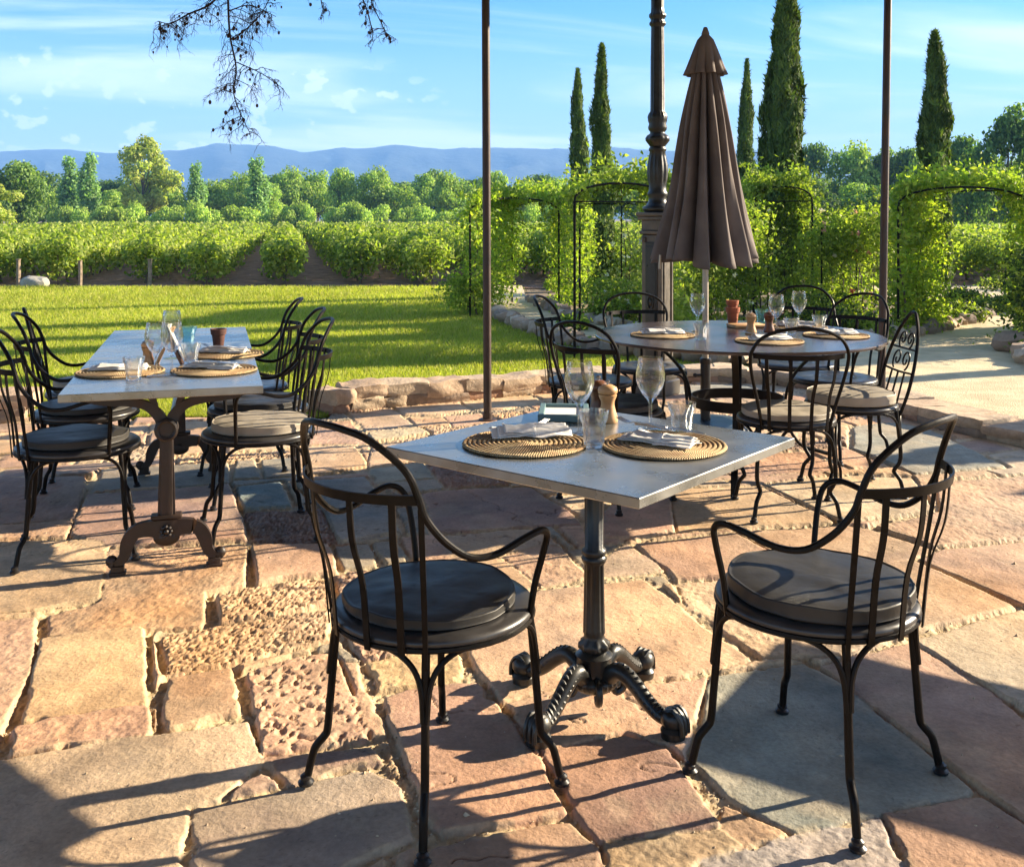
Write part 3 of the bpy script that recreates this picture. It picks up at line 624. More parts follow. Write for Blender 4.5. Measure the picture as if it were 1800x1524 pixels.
# ------------------------------------------------------------------ vineyard
def build_vines():
    r = np.random.default_rng(9); L_ = 78.0
    t = np.concatenate([r.uniform(0, 8, 8200), 8 + 16 * r.random(7000) ** 1.1, 24 + 54 * r.random(6500)]); n = len(t)
    lod = np.clip(t / 24, .45, 2.2); k = np.where(t < 8, 1.0, np.where(t < 24, 1.45, 2.6))
    hgt = 1.03 + .16 * (vnoise(t * .9, t * 0, 3) - .5) + .10 * (vnoise(t * 3.1, t * 0 + 3, 4) - .5)
    hgt = hgt - .09 * np.clip((t - 12) / 20, 0, 1); ph = r.uniform(0, 2 * math.pi, n); q = r.random(n) ** .45; hw = .47 * (1 + .35 * (vnoise(t * 1.3, t * 0 + 8, 6) - .5))
    cy = .42 + (hgt - .42) * .5; ex = np.cos(ph) * hw * q; ez = cy + np.sin(ph) * (hgt - .34) * .5 * q
    ez += np.where(r.random(n) < .06, r.uniform(0, .2, n), 0); low = r.random(n) < .10; ez = np.where(low, r.uniform(.12, .5, n), ez)
    P = np.stack([ex, t, ez], 1); P += r.normal(0, .03, P.shape); N_ = np.stack([np.cos(ph), np.zeros(n), np.sin(ph) + .4], 1)
    cols = palette(n, [(.30, .37, .07), (.20, .28, .05), (.12, .18, .035), (.43, .46, .11)], 12)
    V, F, Cc = leaves(P, N_, .088 * k, cols, 1.15, .8, 5)
    root = thing('vine_row', 'x', 'grapevines'); npmesh('foliage', V, F, M['leaf'], root, Cc)
    for y in np.arange(.3, 9.0, 1.05): MB().tube([(r.normal(0, .03), y, -.05), (r.normal(0, .05), y + r.normal(0, .04), .3), (r.normal(0, .04), y + r.normal(0, .05), .62)], [.028, .02, .022], 6).build('trunk', M['bark'], root)
    dirx = -math.tan(R(12.5)) ; rz = R(12.5); sp = 1.56
    # the row that runs down the middle of the gap in the photograph starts at pixel (490, 500)
    base = at(490, 502); n0 = int((-19 - base.x) / sp); rows = list(range(n0 - 3, 37)); firsts = []
    xs = [base.x + i * sp for i in rows]
    near = lambda i: i
    for j, i in enumerate(rows):
        o = root if j == 0 else copy_tree(root)
        if i == 0: lab = 'green vine row standing alone between the two dark soil lanes'
        elif i < 0: lab = 'green vine row in the vineyard left of the soil lanes'
        elif i < 6: lab = 'green vine row in the vineyard between the soil lanes and the first vine arch'
        else: lab = 'green vine row seen through the garden arches on the right'
        grp = 'lone vine row between the soil lanes' if i == 0 else ('vine rows left of the soil lanes' if i < 0 else ('vine rows right of the soil lanes' if i < 6 else 'vine rows behind the garden arches'))
        place(o, (xs[j], 21.4 + .5 * math.sin(i * 2.3), -.04), rz, lab, grp, (1, 1 + .03 * math.sin(i), 1 + .05 * math.sin(i * 1.7)))
        if i == 0: del o['group']
    for k, (px, top) in enumerate(((266, 456), (144, 458), (36, 456))):
        p = at(px, 500 if k < 2 else 502); h = (385 - top) * p.y / 1800 + CAM_H
        b = MB(); b.tube([(0, 0, -.06), (.01, 0, h * .5), (0, .01, h)], [.045, .042, .04], 7); b.box((0, 0, h), (.085, .085, .012), None, .003)
        o = b.build('wooden_stake', M['post_wood']); o.location = (p.x, p.y - .1, 0)
        tag(o, ['weathered wooden stake standing farthest right at the near end of the vines', 'weathered wooden stake between the other two at the near end of the vines', 'weathered wooden stake beside the pale boulder near the vines'][k], 'stake', 'wooden stakes at the near end of the vine rows')
    v, f = rock(0, 0, .07, .40, .32, .20, .2, 12, 9, .7); o = npmesh('boulder', v, f, M['kerb'], col=np.tile([(.30, .28, .24)], (len(v), 1)), smooth=True); p = at(62, 504); o.location = (p.x, p.y, 0)
    tag(o, 'pale grey boulder at the near edge of the vineyard by a stake', 'boulder')
build_vines()

# ------------------------------------------------------------------ trees
def tree_mesh(seed, h, w, style, leaf, n):
    """crown of leaf clumps over a forked trunk; returns crown (V,F,C) and trunk MB; base at origin"""
    r = np.random.default_rng(seed); cs = []; rs = []
    if style == 'round': K = 26
    elif style == 'poplar': K = 16
    elif style == 'airy': K = 34
    else: K = 10
    for i in range(K):
        u = r.random()
        if style == 'poplar': z = h * (.15 + .82 * u); rad = w * .5 * (.35 + .65 * math.sin(math.pi * min(1, .15 + .8 * u))) ; a = r.uniform(0, 6.28); q = rad * .45 * r.random(); cr = rad * .62
        elif style == 'bush': z = h * (.25 + .5 * u); a = r.uniform(0, 6.28); q = w * .32 * r.random() ** .5; cr = w * r.uniform(.16, .26)
        else: z = h * (.24 + .68 * u ** .9); env = math.sin(math.pi * (.18 + .72 * u)); a = r.uniform(0, 6.28); q = w * .40 * env * r.random() ** .5; cr = w * r.uniform(.10, .19) * (.8 if style == 'airy' else 1.15)
        cs.append((q * math.cos(a), q * math.sin(a), z)); rs.append(cr)
    P, N_, k = blobs(cs, rs, n, seed, .5, .8 if style != 'poplar' else 1.5)
    P[:, 2] = np.maximum(P[:, 2], .15); N_[:, 2] += .35
    tr = MB(); tr.tube([(0, 0, -.3), (r.normal(0, .1), r.normal(0, .1), h * .25), (r.normal(0, .2), 0, h * .6), (0, 0, h * .85)], [h * .022, h * .017, h * .009, h * .003], 7)
    for i in range(0, K, 2):
        c = cs[i]; tr.tube([(0, 0, c[2] * .5), (c[0] * .5, c[1] * .5, c[2] * .72), c], [h * .008, h * .006, h * .002], 5)
    return P, N_, k, tr, K
def make_tree(name, seed, h, w, style, pal, leaf, n, m='farleaf', aspect=1.3):
    P, N_, k, tr, K = tree_mesh(seed, h, w, style, leaf, n)
    r = np.random.default_rng(seed + 3); cl = palette(n, pal, seed) * r.uniform(.75, 1.25, K)[k][:, None]
    V, F, Cc = leaves(P, N_, leaf, cl * np.array([2.9, 3.0, 2.1] if h < 5 else [2.5, 2.7, 2.0]), aspect, .7, seed)
    root = thing(name, 'x', 'tree'); npmesh('crown', V, F, M[m], root, np.clip(Cc, 0, 1)); tr.build('trunk', M['bark'], root); return root
TP = {}
TP['dark'] = [make_tree('broadleaf_tree', 300 + i, 10, 10, 'round', [(.045, .075, .03), (.07, .10, .035), (.035, .06, .028), (.10, .13, .04)], .42, 5200) for i in range(3)]
TP['mid'] = [make_tree('broadleaf_tree', 310 + i, 10, 10, 'round', [(.09, .13, .04), (.13, .17, .05), (.06, .095, .035), (.18, .20, .06)], .40, 5200) for i in range(3)]
TP['yel'] = [make_tree('broadleaf_tree', 321, 10, 8.5, 'airy', [(.16, .17, .055), (.11, .13, .045), (.20, .19, .07)], .34, 5200)]
TP['pop'] = [make_tree('poplar_tree', 330, 10, 4, 'poplar', [(.08, .13, .06), (.11, .16, .07), (.06, .09, .05)], .34, 3600)]
TP['bush'] = [make_tree('hedge_bush', 340 + i, 3.4, 5, 'bush', [(.15, .19, .055), (.10, .14, .04), (.20, .23, .08), (.07, .10, .035)], .26, 2600) for i in range(3)]
used = {k: [False] * len(v) for k, v in TP.items()}
def put(kind, k, px, top, d, wpx, label, group=None, dy=0.0):
    k %= len(TP[kind]); pr = TP[kind][k]; h0, w0 = {'dark': (10, 10), 'mid': (10, 10), 'yel': (10, 8.5), 'pop': (10, 4), 'bush': (3.4, 5)}[kind]
    o = pr if not used[kind][k] else copy_tree(pr); used[kind][k] = True
    h = CAM_H + (385 - top) * d / 1800; w = wpx * d / 1800
    place(o, ((px - 900) * d / 1800, d, -.05), (px * 1.7 + d) % 6.28, label, None, (w / w0, w / w0, h / h0 * .98))
    o['category'] = 'bush' if kind == 'bush' else 'tree'
    if group: o['group'] = group
    elif 'group' in o: del o['group']
    return o
put('yel', 0, 252, 232, 118, 135, 'tall airy yellow green tree rising above the others at the left')
put('pop', 0, 122, 274, 122, 62, 'slim grey green poplar, left one of the pair on the left', 'pair of slim poplars on the left'); put('pop', 0, 158, 268, 120, 56, 'slim grey green poplar, right one of the pair on the left', 'pair of slim poplars on the left')
put('pop', 0, 452, 276, 112, 58, 'upright bluish green tree standing clear against the mountain'); put('pop', 0, 345, 286, 118, 44, 'dark narrow upright tree just right of the yellow green tree')
put('dark', 0, 28, 282, 84, 120, 'large dark rounded tree at the far left edge'); put('yel', 0, -12, 318, 62, 120, 'pale feathery olive tree cut by the left edge of the photo')
put('dark', 1, 1772, 192, 66, 150, 'biggest dark tree on the wooded slope at the right edge'); put('dark', 2, 1700, 236, 72, 110, 'dark tree on the slope just right of the rightmost cypress')
g = 'dark trees of the wood behind the vineyard'; r_ = random.Random(4)
for i, px in enumerate(range(-70, 1000, 52)): put('dark', i, px + r_.uniform(-14, 14), 312 + r_.uniform(-14, 14), 142 + r_.uniform(-8, 8), r_.uniform(80, 115), 'dark rounded tree in the wood behind the vineyard', g)
g = 'lighter trees of the wood behind the vineyard'
for i, px in enumerate(range(380, 1010, 46)): put('mid', i, px + r_.uniform(-12, 12), 305 + r_.uniform(-14, 16), 128 + r_.uniform(-6, 6), r_.uniform(70, 100), 'fresh green rounded tree in the wood behind the vineyard', g)
for i, px in enumerate((30, 85, 205, 300)): put('mid', i, px, 326 + r_.uniform(-10, 10), 126, 75, 'fresh green rounded tree in the wood behind the vineyard', g)
g = 'trees of the wooded slope behind the cypresses on the right'
for i, px in enumerate(range(1060, 1700, 48)): put('dark' if i % 3 else 'mid', i, px + r_.uniform(-10, 10), (296 if px < 1400 else 262) + r_.uniform(-12, 14), 98 + r_.uniform(-6, 6), r_.uniform(85, 115), 'rounded tree on the wooded slope behind the cypresses', g)
for i, px in enumerate(range(1440, 1880, 60)): put('mid' if i % 2 else 'dark', i + 1, px + r_.uniform(-10, 10), 318 + r_.uniform(-10, 10) - max(0, px - 1600) * .2, 80, 100, 'rounded tree on the wooded slope behind the cypresses', g)
g = 'bushes of the hedge at the far end of the vineyard'
for i, px in enumerate(range(112, 1060, 33)): put('bush', i, px + r_.uniform(-9, 9), 357 + r_.uniform(-7, 8), 106 + r_.uniform(-2, 2), r_.uniform(44, 66), 'pale green bush in the hedge at the far end of the vineyard', g)
for i, px in enumerate(range(1540, 1860, 38)): put('bush', i, px, 356 + r_.uniform(-6, 6), 100, 62, 'pale green bush beyond the vines at the right edge', 'bushes beyond the vines at the right edge')

# cypresses
def make_cypress(seed, n):
    r = np.random.default_rng(seed); z = r.random(n) ** .92; prof = np.interp(z, [0, .03, .12, .4, .7, .88, .97, 1], [.25, .72, .95, 1, .74, .44, .18, .03])
    a = r.uniform(0, 6.28, n); lob = 1 + .12 * np.sin(a * 3 + z * 9 + seed) + .12 * np.sin(a * 2 - z * 23 + seed * 2) + .26 * (vnoise(a * 2.2, z * 16, seed) - .5) * 2 + .07 * np.sin(z * 61 + a * 2); q = prof * lob * (1 - .45 * r.random(n) ** 2)
    P = np.stack([np.cos(a) * q * .5, np.sin(a) * q * .5, z], 1); N_ = np.stack([np.cos(a), np.sin(a), np.full(n, .25)], 1)
    return P, N_, a, z
def cypress(px, top, wpx, base_py, label, seed, n=15000, d=None, hidden=0):
    d = d or FPX * CAM_H / (base_py - 385); x = (px - 900) * d / 1800; h = CAM_H + (385 - top) * d / 1800; w = wpx * d / 1800
    P, N_, a, z = make_cypress(seed, n); P = P * np.array([w, w, h - .15]); P[:, 2] += .15; P[:, 0] += .05 * w * np.sin(z * 7 + seed)
    c = palette(n, [(.09, .15, .035), (.12, .19, .04), (.06, .10, .03), (.17, .22, .05)], seed) * (.72 + .56 * vnoise(a * 3, z * 22, seed + 1))[:, None]
    s = np.full(n, .085 * (w / .45) ** .5); r = np.random.default_rng(seed)
    nn = N_ + r.normal(0, .5, N_.shape); nn /= np.linalg.norm(nn, axis=1)[:, None]
    t = np.stack([N_[:, 0] * .35, N_[:, 1] * .35, np.ones(n)], 1) + r.normal(0, .28, (n, 3)); t -= nn * (t * nn).sum(1)[:, None]; t /= np.linalg.norm(t, axis=1)[:, None]; b = np.cross(nn, t)
    l = (s * r.uniform(.6, 1.4, n))[:, None]; wd = l * .36
    V = np.stack([P - t * l * .6, P + b * wd * .5, P + t * l, P - b * wd * .5], 1).reshape(-1, 3); F = np.arange(4 * n).reshape(n, 4)
    root = thing('cypress_tree', label, 'cypress tree', (x, d, -.04), 0, 'tall thin cypresses'); npmesh('crown', V, F, M['cypress'], root, np.repeat(c, 4, 0))
    core = MB(); core.lathe([(.02, 0), (.03, .2)] + [(w * .5 * float(np.interp(q, [0, .03, .12, .4, .7, .88, .97, 1], [.25, .72, .95, 1, .74, .44, .18, .03])) * .62, .15 + (h - .15) * q) for q in np.linspace(.02, .97, 14)], 9)
    core.build('trunk', M['bark'], root)
    return root
cypress(1017, 122, 33, 0, 'thin cypress left of and shorter than its neighbour beside the lamp post', 501, 11000, 24)
cypress(1058, 78, 38, 518, 'thin cypress reaching down to the bed left of the lamp post', 502, 15000)
cypress(1312, 104, 32, 0, 'small cypress close behind the right side of the closed parasol', 503, 10000, 26)
cypress(1379, -60, 70, 0, 'largest cypress, its tip cut off by the top of the photo', 504, 26000, 16.5)
cypress(1643, 56, 56, 0, 'cypress standing alone right of the right pole', 505, 18000, 17.5)

# ------------------------------------------------------------------ mountains
def build_mountains():
    prof = [(-500, 262), (-200, 255), (0, 263), (60, 259), (110, 259), (190, 266), (270, 264), (340, 258), (378, 248), (420, 248), (480, 253), (530, 264), (600, 256), (650, 257), (690, 252), (760, 256), (800, 258), (860, 256), (960, 259), (1060, 256), (1130, 260), (1200, 263), (1300, 262), (1400, 257), (1440, 258), (1480, 266), (1530, 278), (1620, 292), (1750, 300), (1900, 290), (2300, 280)]
    D = 3000.0; nx, ny = 320, 44; px = np.linspace(-500, 2300, nx); hz = (385 - np.interp(px, [p[0] for p in prof], [p[1] for p in prof])) / 1800 * D + CAM_H
    hz += (fbm(px, px * 0, .05, 3, 81) - .5) * 7; xx = (px - 900) / 1800 * D; t = np.linspace(-1, 1, ny)
    X, T = np.meshgrid(xx, t); Hh = np.tile(hz, (ny, 1)); Yy = D + T * 950
    sh = (1 - np.abs(T) ** 1.25); rid = fbm(X, Yy, .004, 5, 82, .55); ridge = 1 - np.abs(rid - .5) * 2
    Z = Hh * sh * (1 - .42 * (1 - ridge) * np.clip(np.abs(T) * 3, 0, 1) - .15 * (fbm(X, Yy, .0012, 2, 83)) * np.clip(np.abs(T) * 4, 0, 1)) - 3
    X = X * (Yy / D); V = np.stack([X, Yy, Z], -1).reshape(-1, 3); ii = np.arange(nx * ny).reshape(ny, nx); F = np.stack([ii[:-1, :-1], ii[:-1, 1:], ii[1:, 1:], ii[1:, :-1]], -1).reshape(-1, 4)
    m = noisy(mat('wooded_hillside', (.06, .09, .05), .95), (.012, .028, .034), (.03, .05, .045), .012, 8, bump=.6, bscale=.05, dist=8)
    o = npmesh('mountains', V, F, m, smooth=True); tag(o, kind='structure')
build_mountains()
hz = MB().box((0, 1900, 209), (7800, 4200, 424)); ho = hz.build('haze', M['card'], smooth=False); tag(ho, kind='stuff')
hm = bpy.data.materials.new('haze'); hm.use_nodes = True; N_, L_ = hm.node_tree.nodes, hm.node_tree.links; N_.remove(N_['Principled BSDF'])
pv = N_.new('ShaderNodeVolumePrincipled'); pv.inputs['Color'].default_value = (.22, .48, 1.0, 1); pv.inputs['Density'].default_value = .00034; pv.inputs['Anisotropy'].default_value = 0.0
L_.new(pv.outputs[0], N_['Material Output'].inputs['Volume']); ho.data.materials[0] = hm

# ================================================================== GARDEN: arches, climbers, shrubs
def arch(name, label, A, B, depth, dirv, spring, apex, climb, seed, bar=True, closed_top=True, dens=1.0, vines=(1, 1, 1, 1)):
    """iron arch: posts at A and B, second pair 'depth' further along dirv; leaves climb over it"""
    root = thing(name, label, 'garden arch', (0, 0, 0)); A = Vector((*A, 0)); B = Vector((*B, 0)); dv = Vector((*dirv, 0)).normalized() * depth
    legs = [A, B, A + dv, B + dv]
    for k in range(2):
        a, b = legs[2 * k], legs[2 * k + 1]
        for p in (a, b): MB().tube([p + Vector((0, 0, -.1)), p + Vector((0, 0, spring * .5)), p + Vector((0, 0, spring))], .014, 7).build('post', M['iron'], root)
        mid = (a + b) / 2; ww = (b - a)
        path = [a + Vector((0, 0, spring))] + [mid + ww * (-.5 * math.cos(math.pi * t)) + Vector((0, 0, spring + (apex - spring) * math.sin(math.pi * t) ** .8)) for t in np.linspace(.06, .94, 11)] + [b + Vector((0, 0, spring))]
        MB().tube(path, .012, 6).build('hoop', M['iron'], root)
        if bar: MB().tube([a + Vector((0, 0, spring)), b + Vector((0, 0, spring))], .009, 6).build('crossbar', M['iron'], root)
    lat = MB()
    for t in np.linspace(.1, .9, 7):
        p = (A + B) / 2 + (B - A) * (-.5 * math.cos(math.pi * t)) + Vector((0, 0, spring + (apex - spring) * math.sin(math.pi * t) ** .8)); lat.tube([p, p + dv], .006, 5)
    for p in (A, B):
        for zz in np.arange(.35, spring, .35): lat.tube([p + Vector((0, 0, zz)), p + dv + Vector((0, 0, zz))], .006, 5)
    lat.build('lattice', M['iron'], root)
    r = np.random.default_rng(seed); pts = []
    def seg(p, q, n, s): t = r.random((n, 1)); return np.array(p) * (1 - t) + np.array(q) * t + r.normal(0, 1, (n, 3)) * np.array(s)
    for i, (p, q) in enumerate(((A, A + dv), (B, B + dv))):
        n = int(3600 * dens * vines[i])
        if n:
            t = r.random(n); zz = r.random(n) ** .8 * (spring + .05); base = np.array(p)[None] * (1 - t[:, None]) + np.array(q)[None] * t[:, None]
            th = .11 * (.6 + .9 * vnoise(t * 4 + i, zz * 3, seed)); base[:, 2] = zz; base[:, :2] += r.normal(0, 1, (n, 2)) * th[:, None]; pts.append(base)
    n = int(5000 * dens * vines[2])
    if n:
        th = r.random(n); t = r.random(n)[:, None]; mid = (np.array(A) + np.array(B)) / 2; w = np.array(B - A)
        P = mid + w * (-.5 * np.cos(np.pi * th))[:, None] + np.array(dv) * t; P[:, 2] = spring + (apex - spring) * np.sin(np.pi * th) ** .8 + np.abs(r.normal(0, .10, n)) * (.6 + 1.3 * vnoise(th * 6, t[:, 0] * 2, seed + 2)) + .01
        P[:, :2] += r.normal(0, .07, (n, 2)); pts.append(P)
    # loose shoots waving out of the top and hanging down
    sh = MB(); ns = int(26 * vines[3])
    for k in range(ns):
        th = r.random(); t = r.random(); p0 = (np.array(A) + np.array(B)) / 2 + np.array(B - A) * (-.5 * math.cos(math.pi * th)) + np.array(dv) * t; p0[2] = spring + (apex - spring) * math.sin(math.pi * th) ** .8
        v = r.normal(0, 1, 3) * .16; v[2] = abs(v[2]) + r.uniform(-.1, .22); L2 = r.uniform(.6, 1.5)
        pp = [p0 + v * L2 * s + np.array([0, 0, -.22 * s * s * L2]) for s in np.linspace(0, 1, 6)]; sh.tube(pp, [.004, .0015], 4)
        pts.append(np.concatenate([np.array(q)[None] + r.normal(0, .022, (9, 3)) for q in pp]))
    P = np.concatenate(pts); P[:, 2] = np.maximum(P[:, 2], .04); gp_ = fbm(P[:, 0] * 1.0 + P[:, 1] * .7, P[:, 2] * 1.1, 3.0, 3, seed + 9); P = P[gp_ > r.uniform(.28, .56, len(P))]
    N0 = r.normal(0, 1, P.shape); N0[:, 2] += .5; N0[:, 1] -= .3; N0 /= np.linalg.norm(N0, axis=1)[:, None]
    c = palette(len(P), climb, seed) * (.65 + .7 * fbm(P[:, 0] + P[:, 2], P[:, 1] - P[:, 2], 3, 3, seed))[:, None]
    V, F, Cc = leaves(P, N0, .046, c, 2.2, .6, seed, droop=.3); npmesh('climbing_leaves', V, F, M['leaf'], root, np.clip(Cc, 0, 1))
    if ns: sh.build('shoots', M['twig'], root)
    ws = MB()
    for i, (p, q) in enumerate(((A, A + dv), (B, B + dv))):
        for k in range(int(3 * vines[i])):
            t0, ph = r.random(), r.uniform(0, 6); ws.tube(sm([tuple(np.array(p) * (1 - t0) + np.array(q) * t0 + np.array([.05 * math.sin(ph + z_ * 5), .05 * math.cos(ph + z_ * 4), z_])) for z_ in np.linspace(-.03, spring * r.uniform(.8, 1.1), 7)], 3), [.016, .006], 6)
    if ws.v: ws.build('woody_stems', M['bark'], root)['kind'] = 'stuff'
    return root
YG = [(.38, .48, .06), (.28, .39, .05), (.48, .50, .09), (.18, .27, .04)]
MG = [(.31, .39, .06), (.23, .31, .05), (.41, .45, .09), (.14, .21, .035)]
arch('garden_arch', 'leafy iron arch over the path left of the cypresses', (-.58, 14.15), (.70, 15.3), 2.4, (.25, 1), 1.44, 1.66, YG, 601, False, dens=1.5, vines=(1.3, 1.8, 1.5, 1.8))
arch('garden_arch', 'bare left post iron arch with a crossbar beside the lamp post', (.617, 10.1), (1.62, 10.6), 1.5, (.1, 1), 1.53, 1.72, MG, 602, True, dens=.9, vines=(.15, 2.4, 1.5, 1.4))
arch('garden_arch', 'narrow iron arch with a crossbar right of the closed parasol', (3.30, 13.9), (4.12, 14.05), 1.3, (.12, 1), 1.60, 1.80, MG, 603, True, dens=1.1, vines=(1.3, 1.2, 1.3, 1.0))
arch('garden_arch', 'broad vine covered arch spanning the walk at the right edge', (4.45, 11.8), (5.72, 11.35), 1.6, (.62, 1), 1.50, 1.72, YG, 604, False, dens=1.35, vines=(1.2, 1.7, 1.5, 1.5))
def screen(label, line, h, n, th, pal, seed, leaf=.040, flowers=None, z0=.03, name='climbing_rose_screen', cat='rose screen', posts=True, group=None):
    r = np.random.default_rng(seed); P0 = sm([(x, y, 0) for x, y in line], 10); L_ = np.cumsum([0] + [(P0[i + 1] - P0[i]).length for i in range(len(P0) - 1)]); tot = L_[-1]
    s = r.random(n) * tot; x = np.interp(s, L_, [p.x for p in P0]); y = np.interp(s, L_, [p.y for p in P0]); top = h * (.80 + .38 * vnoise(s * 1.7, s * 0, seed) + .12 * vnoise(s * 6, s * 0, seed + 1)) ; z = z0 + (top - z0) * r.random(n) ** .8
    gap = fbm(s * 1.0, z * 1.2, 2.6, 3, seed + 4); k = gap > r.uniform(.36, .60, n); x, y, z, s = x[k], y[k], z[k], s[k]; n = len(x)
    thk = th * (.5 + vnoise(s * 2, z * 2.5, seed + 5)); x = x + r.normal(0, 1, n) * thk; y = y + r.normal(0, 1, n) * thk
    P = np.stack([x, y, z], 1); c = palette(n, pal, seed) * (.6 + .8 * fbm(s, z, 3.2, 3, seed + 7))[:, None]; N0 = r.normal(0, 1, P.shape); N0[:, 2] += .5
    N0 /= np.linalg.norm(N0, axis=1)[:, None]; root = thing(name, label, cat, (0, 0, 0), 0, group)
    V, F, Cc = leaves(P, N0, leaf, c, 2.0, .5, seed, droop=.3); npmesh('foliage', V, F, M['leaf'], root, np.clip(Cc, 0, 1))
    st = MB()
    for i in range(int(tot * 5)):
        q = r.random() * tot; a = Vector((np.interp(q, L_, [p.x for p in P0]), np.interp(q, L_, [p.y for p in P0]), -.02)); st.tube([a, a + Vector((r.normal(0, .06), r.normal(0, .06), h * .5)), a + Vector((r.normal(0, .14), r.normal(0, .14), h * r.uniform(.7, 1)))], [.009, .003], 4)
    st.build('stems', M['twig'], root)
    if posts:
        for q in np.arange(.1, tot, 1.3):
            a = Vector((np.interp(q, L_, [p.x for p in P0]), np.interp(q, L_, [p.y for p in P0]), -.05)); MB().tube([a, a + Vector((0, 0, h * 1.02))], .011, 6).build('post', M['iron'], root)
    if flowers:
        fc, nf = flowers; i = r.choice(n, nf); Pf = P[i] + r.normal(0, .03, (nf, 3)); Pf[:, 1] -= .05; Q = np.repeat(Pf, 10, 0) + r.normal(0, .014, (nf * 10, 3)); V, F, Cc = leaves(Q, np.tile([0, -1, .6], (nf * 10, 1)).astype(float), .034, np.repeat(palette(nf, fc, seed), 10, 0), 1.1, .8, seed)
        npmesh('blossoms', V, F, M['petal'], root, Cc)
    return root
PK = [(.75, .30, .30), (.80, .5, .45), (.8, .7, .6)]
screen('sunlit rose hedge between the lamp post and the narrow arch behind the parasol', [(1.75, 12.4), (2.4, 12.6), (3.2, 13.0)], 1.42, 15000, .17, MG, 701, flowers=([(.8, .76, .66), (.7, .65, .5)], 26))
screen('rose hedge with pink blooms between the narrow arch and the right pole', [(3.9, 13.2), (4.5, 13.3), (5.0, 13.1)], 1.30, 13000, .20, MG, 702, flowers=(PK, 18))
screen('tall rose trellis left of the broad vine arch', [(3.6, 14.8), (4.6, 14.9), (5.5, 14.6)], 1.58, 13000, .16, OLIVE + MG, 703)
screen('yellow green climber just inside the left leg of the broad vine arch', [(4.8, 12.15), (5.2, 12.6)], 1.35, 9000, .15, YG, 704, posts=False)
screen('bushy roses at the foot of the thin cypresses', [(1.15, 13.7), (1.6, 13.3), (2.2, 12.9)], .55, 8000, .22, MG, 705, posts=False, flowers=([(.8, .78, .7)], 14), name='rose_bush', cat='rose bush')
screen('tall pale flowering climber behind the lamp post', [(1.5, 14.9), (2.4, 15.2), (3.2, 15.4)], 1.85, 13000, .22, [(.30, .34, .12), (.22, .27, .08), (.40, .42, .22)], 706, flowers=([(.8, .8, .7)], 60))
screen('tangle of leafy roses hanging in at the right edge of the photo', [(5.15, 10.2), (5.45, 10.7), (6.0, 11.2)], 1.0, 8000, .16, DARK + MG, 707, posts=False)
screen('dark leafy bed plants at the foot of the rose hedge with pink blooms', [(3.0, 12.0), (3.8, 11.85), (4.4, 12.0)], .42, 8000, .20, MG + DARK, 708, posts=False, name='rose_bush', cat='rose bush', flowers=([(.75, .12, .08)], 3))
screen('green shrubs at the left foot of the leafy arch on the path', [(-.75, 14.2), (-.6, 15.2)], .55, 3000, .12, MG, 709, posts=False, name='rose_bush', cat='rose bush')
screen('row of shrubs beyond the arches in front of the far vines', [(1.2, 18.6), (3, 18.4), (5, 18.2), (6.2, 17.6)], .95, 14000, .25, YG + MG, 710, .07, posts=False, name='shrub_row', cat='shrubs')
# low mounded shrubs of the beds
def mound(label, x, y, w, h, pal, seed, n=2600, group=None, z=0):
    r = np.random.default_rng(seed); cs = [(r.normal(0, w * .22), r.normal(0, w * .22), h * r.uniform(.2, .5)) for _ in range(9)]; P, N_, k = blobs(cs, [w * .26] * 9, n, seed, .6, h / w * 1.3); P[:, 2] = np.maximum(P[:, 2], .01)
    c = palette(n, pal, seed) * r.uniform(.75, 1.25, 9)[k][:, None]; V, F, Cc = leaves(P, N_, .04, c, 1.7, .7, seed); root = thing('low_shrub', label, 'shrub', (x, y, z), 0, group)
    npmesh('foliage', V, F, M['leaf'], root, np.clip(Cc, 0, 1)); b = MB()
    for _ in range(7): b.tube([(0, 0, -.04), (r.normal(0, w * .15), r.normal(0, w * .15), h * .6)], [.008, .003], 4)
    b.build('stems', M['twig'], root); return root
gl = 'low clipped shrubs along the right walk'
for i, (px, py, w) in enumerate(((1672, 562, .75), (1702, 556, .7), (1735, 548, .8), (1700, 535, .9), (1765, 540, .75), (1650, 570, .6), (1790, 512, 1.1))):
    p = at(px, py); mound('low rounded dark green shrub edging the walk at the right', p.x, p.y, w, w * .42, DARK + MG, 800 + i, 2400, gl)
for i, (px, py, w, lb) in enumerate(((1012, 580, .42, 'small dark cushion plant at the bend of the left walk'), (1062, 566, .5, 'loose pale bedding plant by the edging stones near the lamp post'), (1090, 545, .7, 'bright green bedding plant below the thin cypresses'), (1200, 600, .7, 'bedding plant behind the wine glass on the round table'), (980, 508, .5, 'shrub at the far end of the path through the leafy arch'), (1440, 580, .7, 'dark bedding plant behind the chairs of the round table'), (1540, 596, .5, 'small bedding plant behind the right pole'))):
    p = at(px, py); mound(lb, p.x, p.y, w, w * .55, MG, 820 + i, 2000)

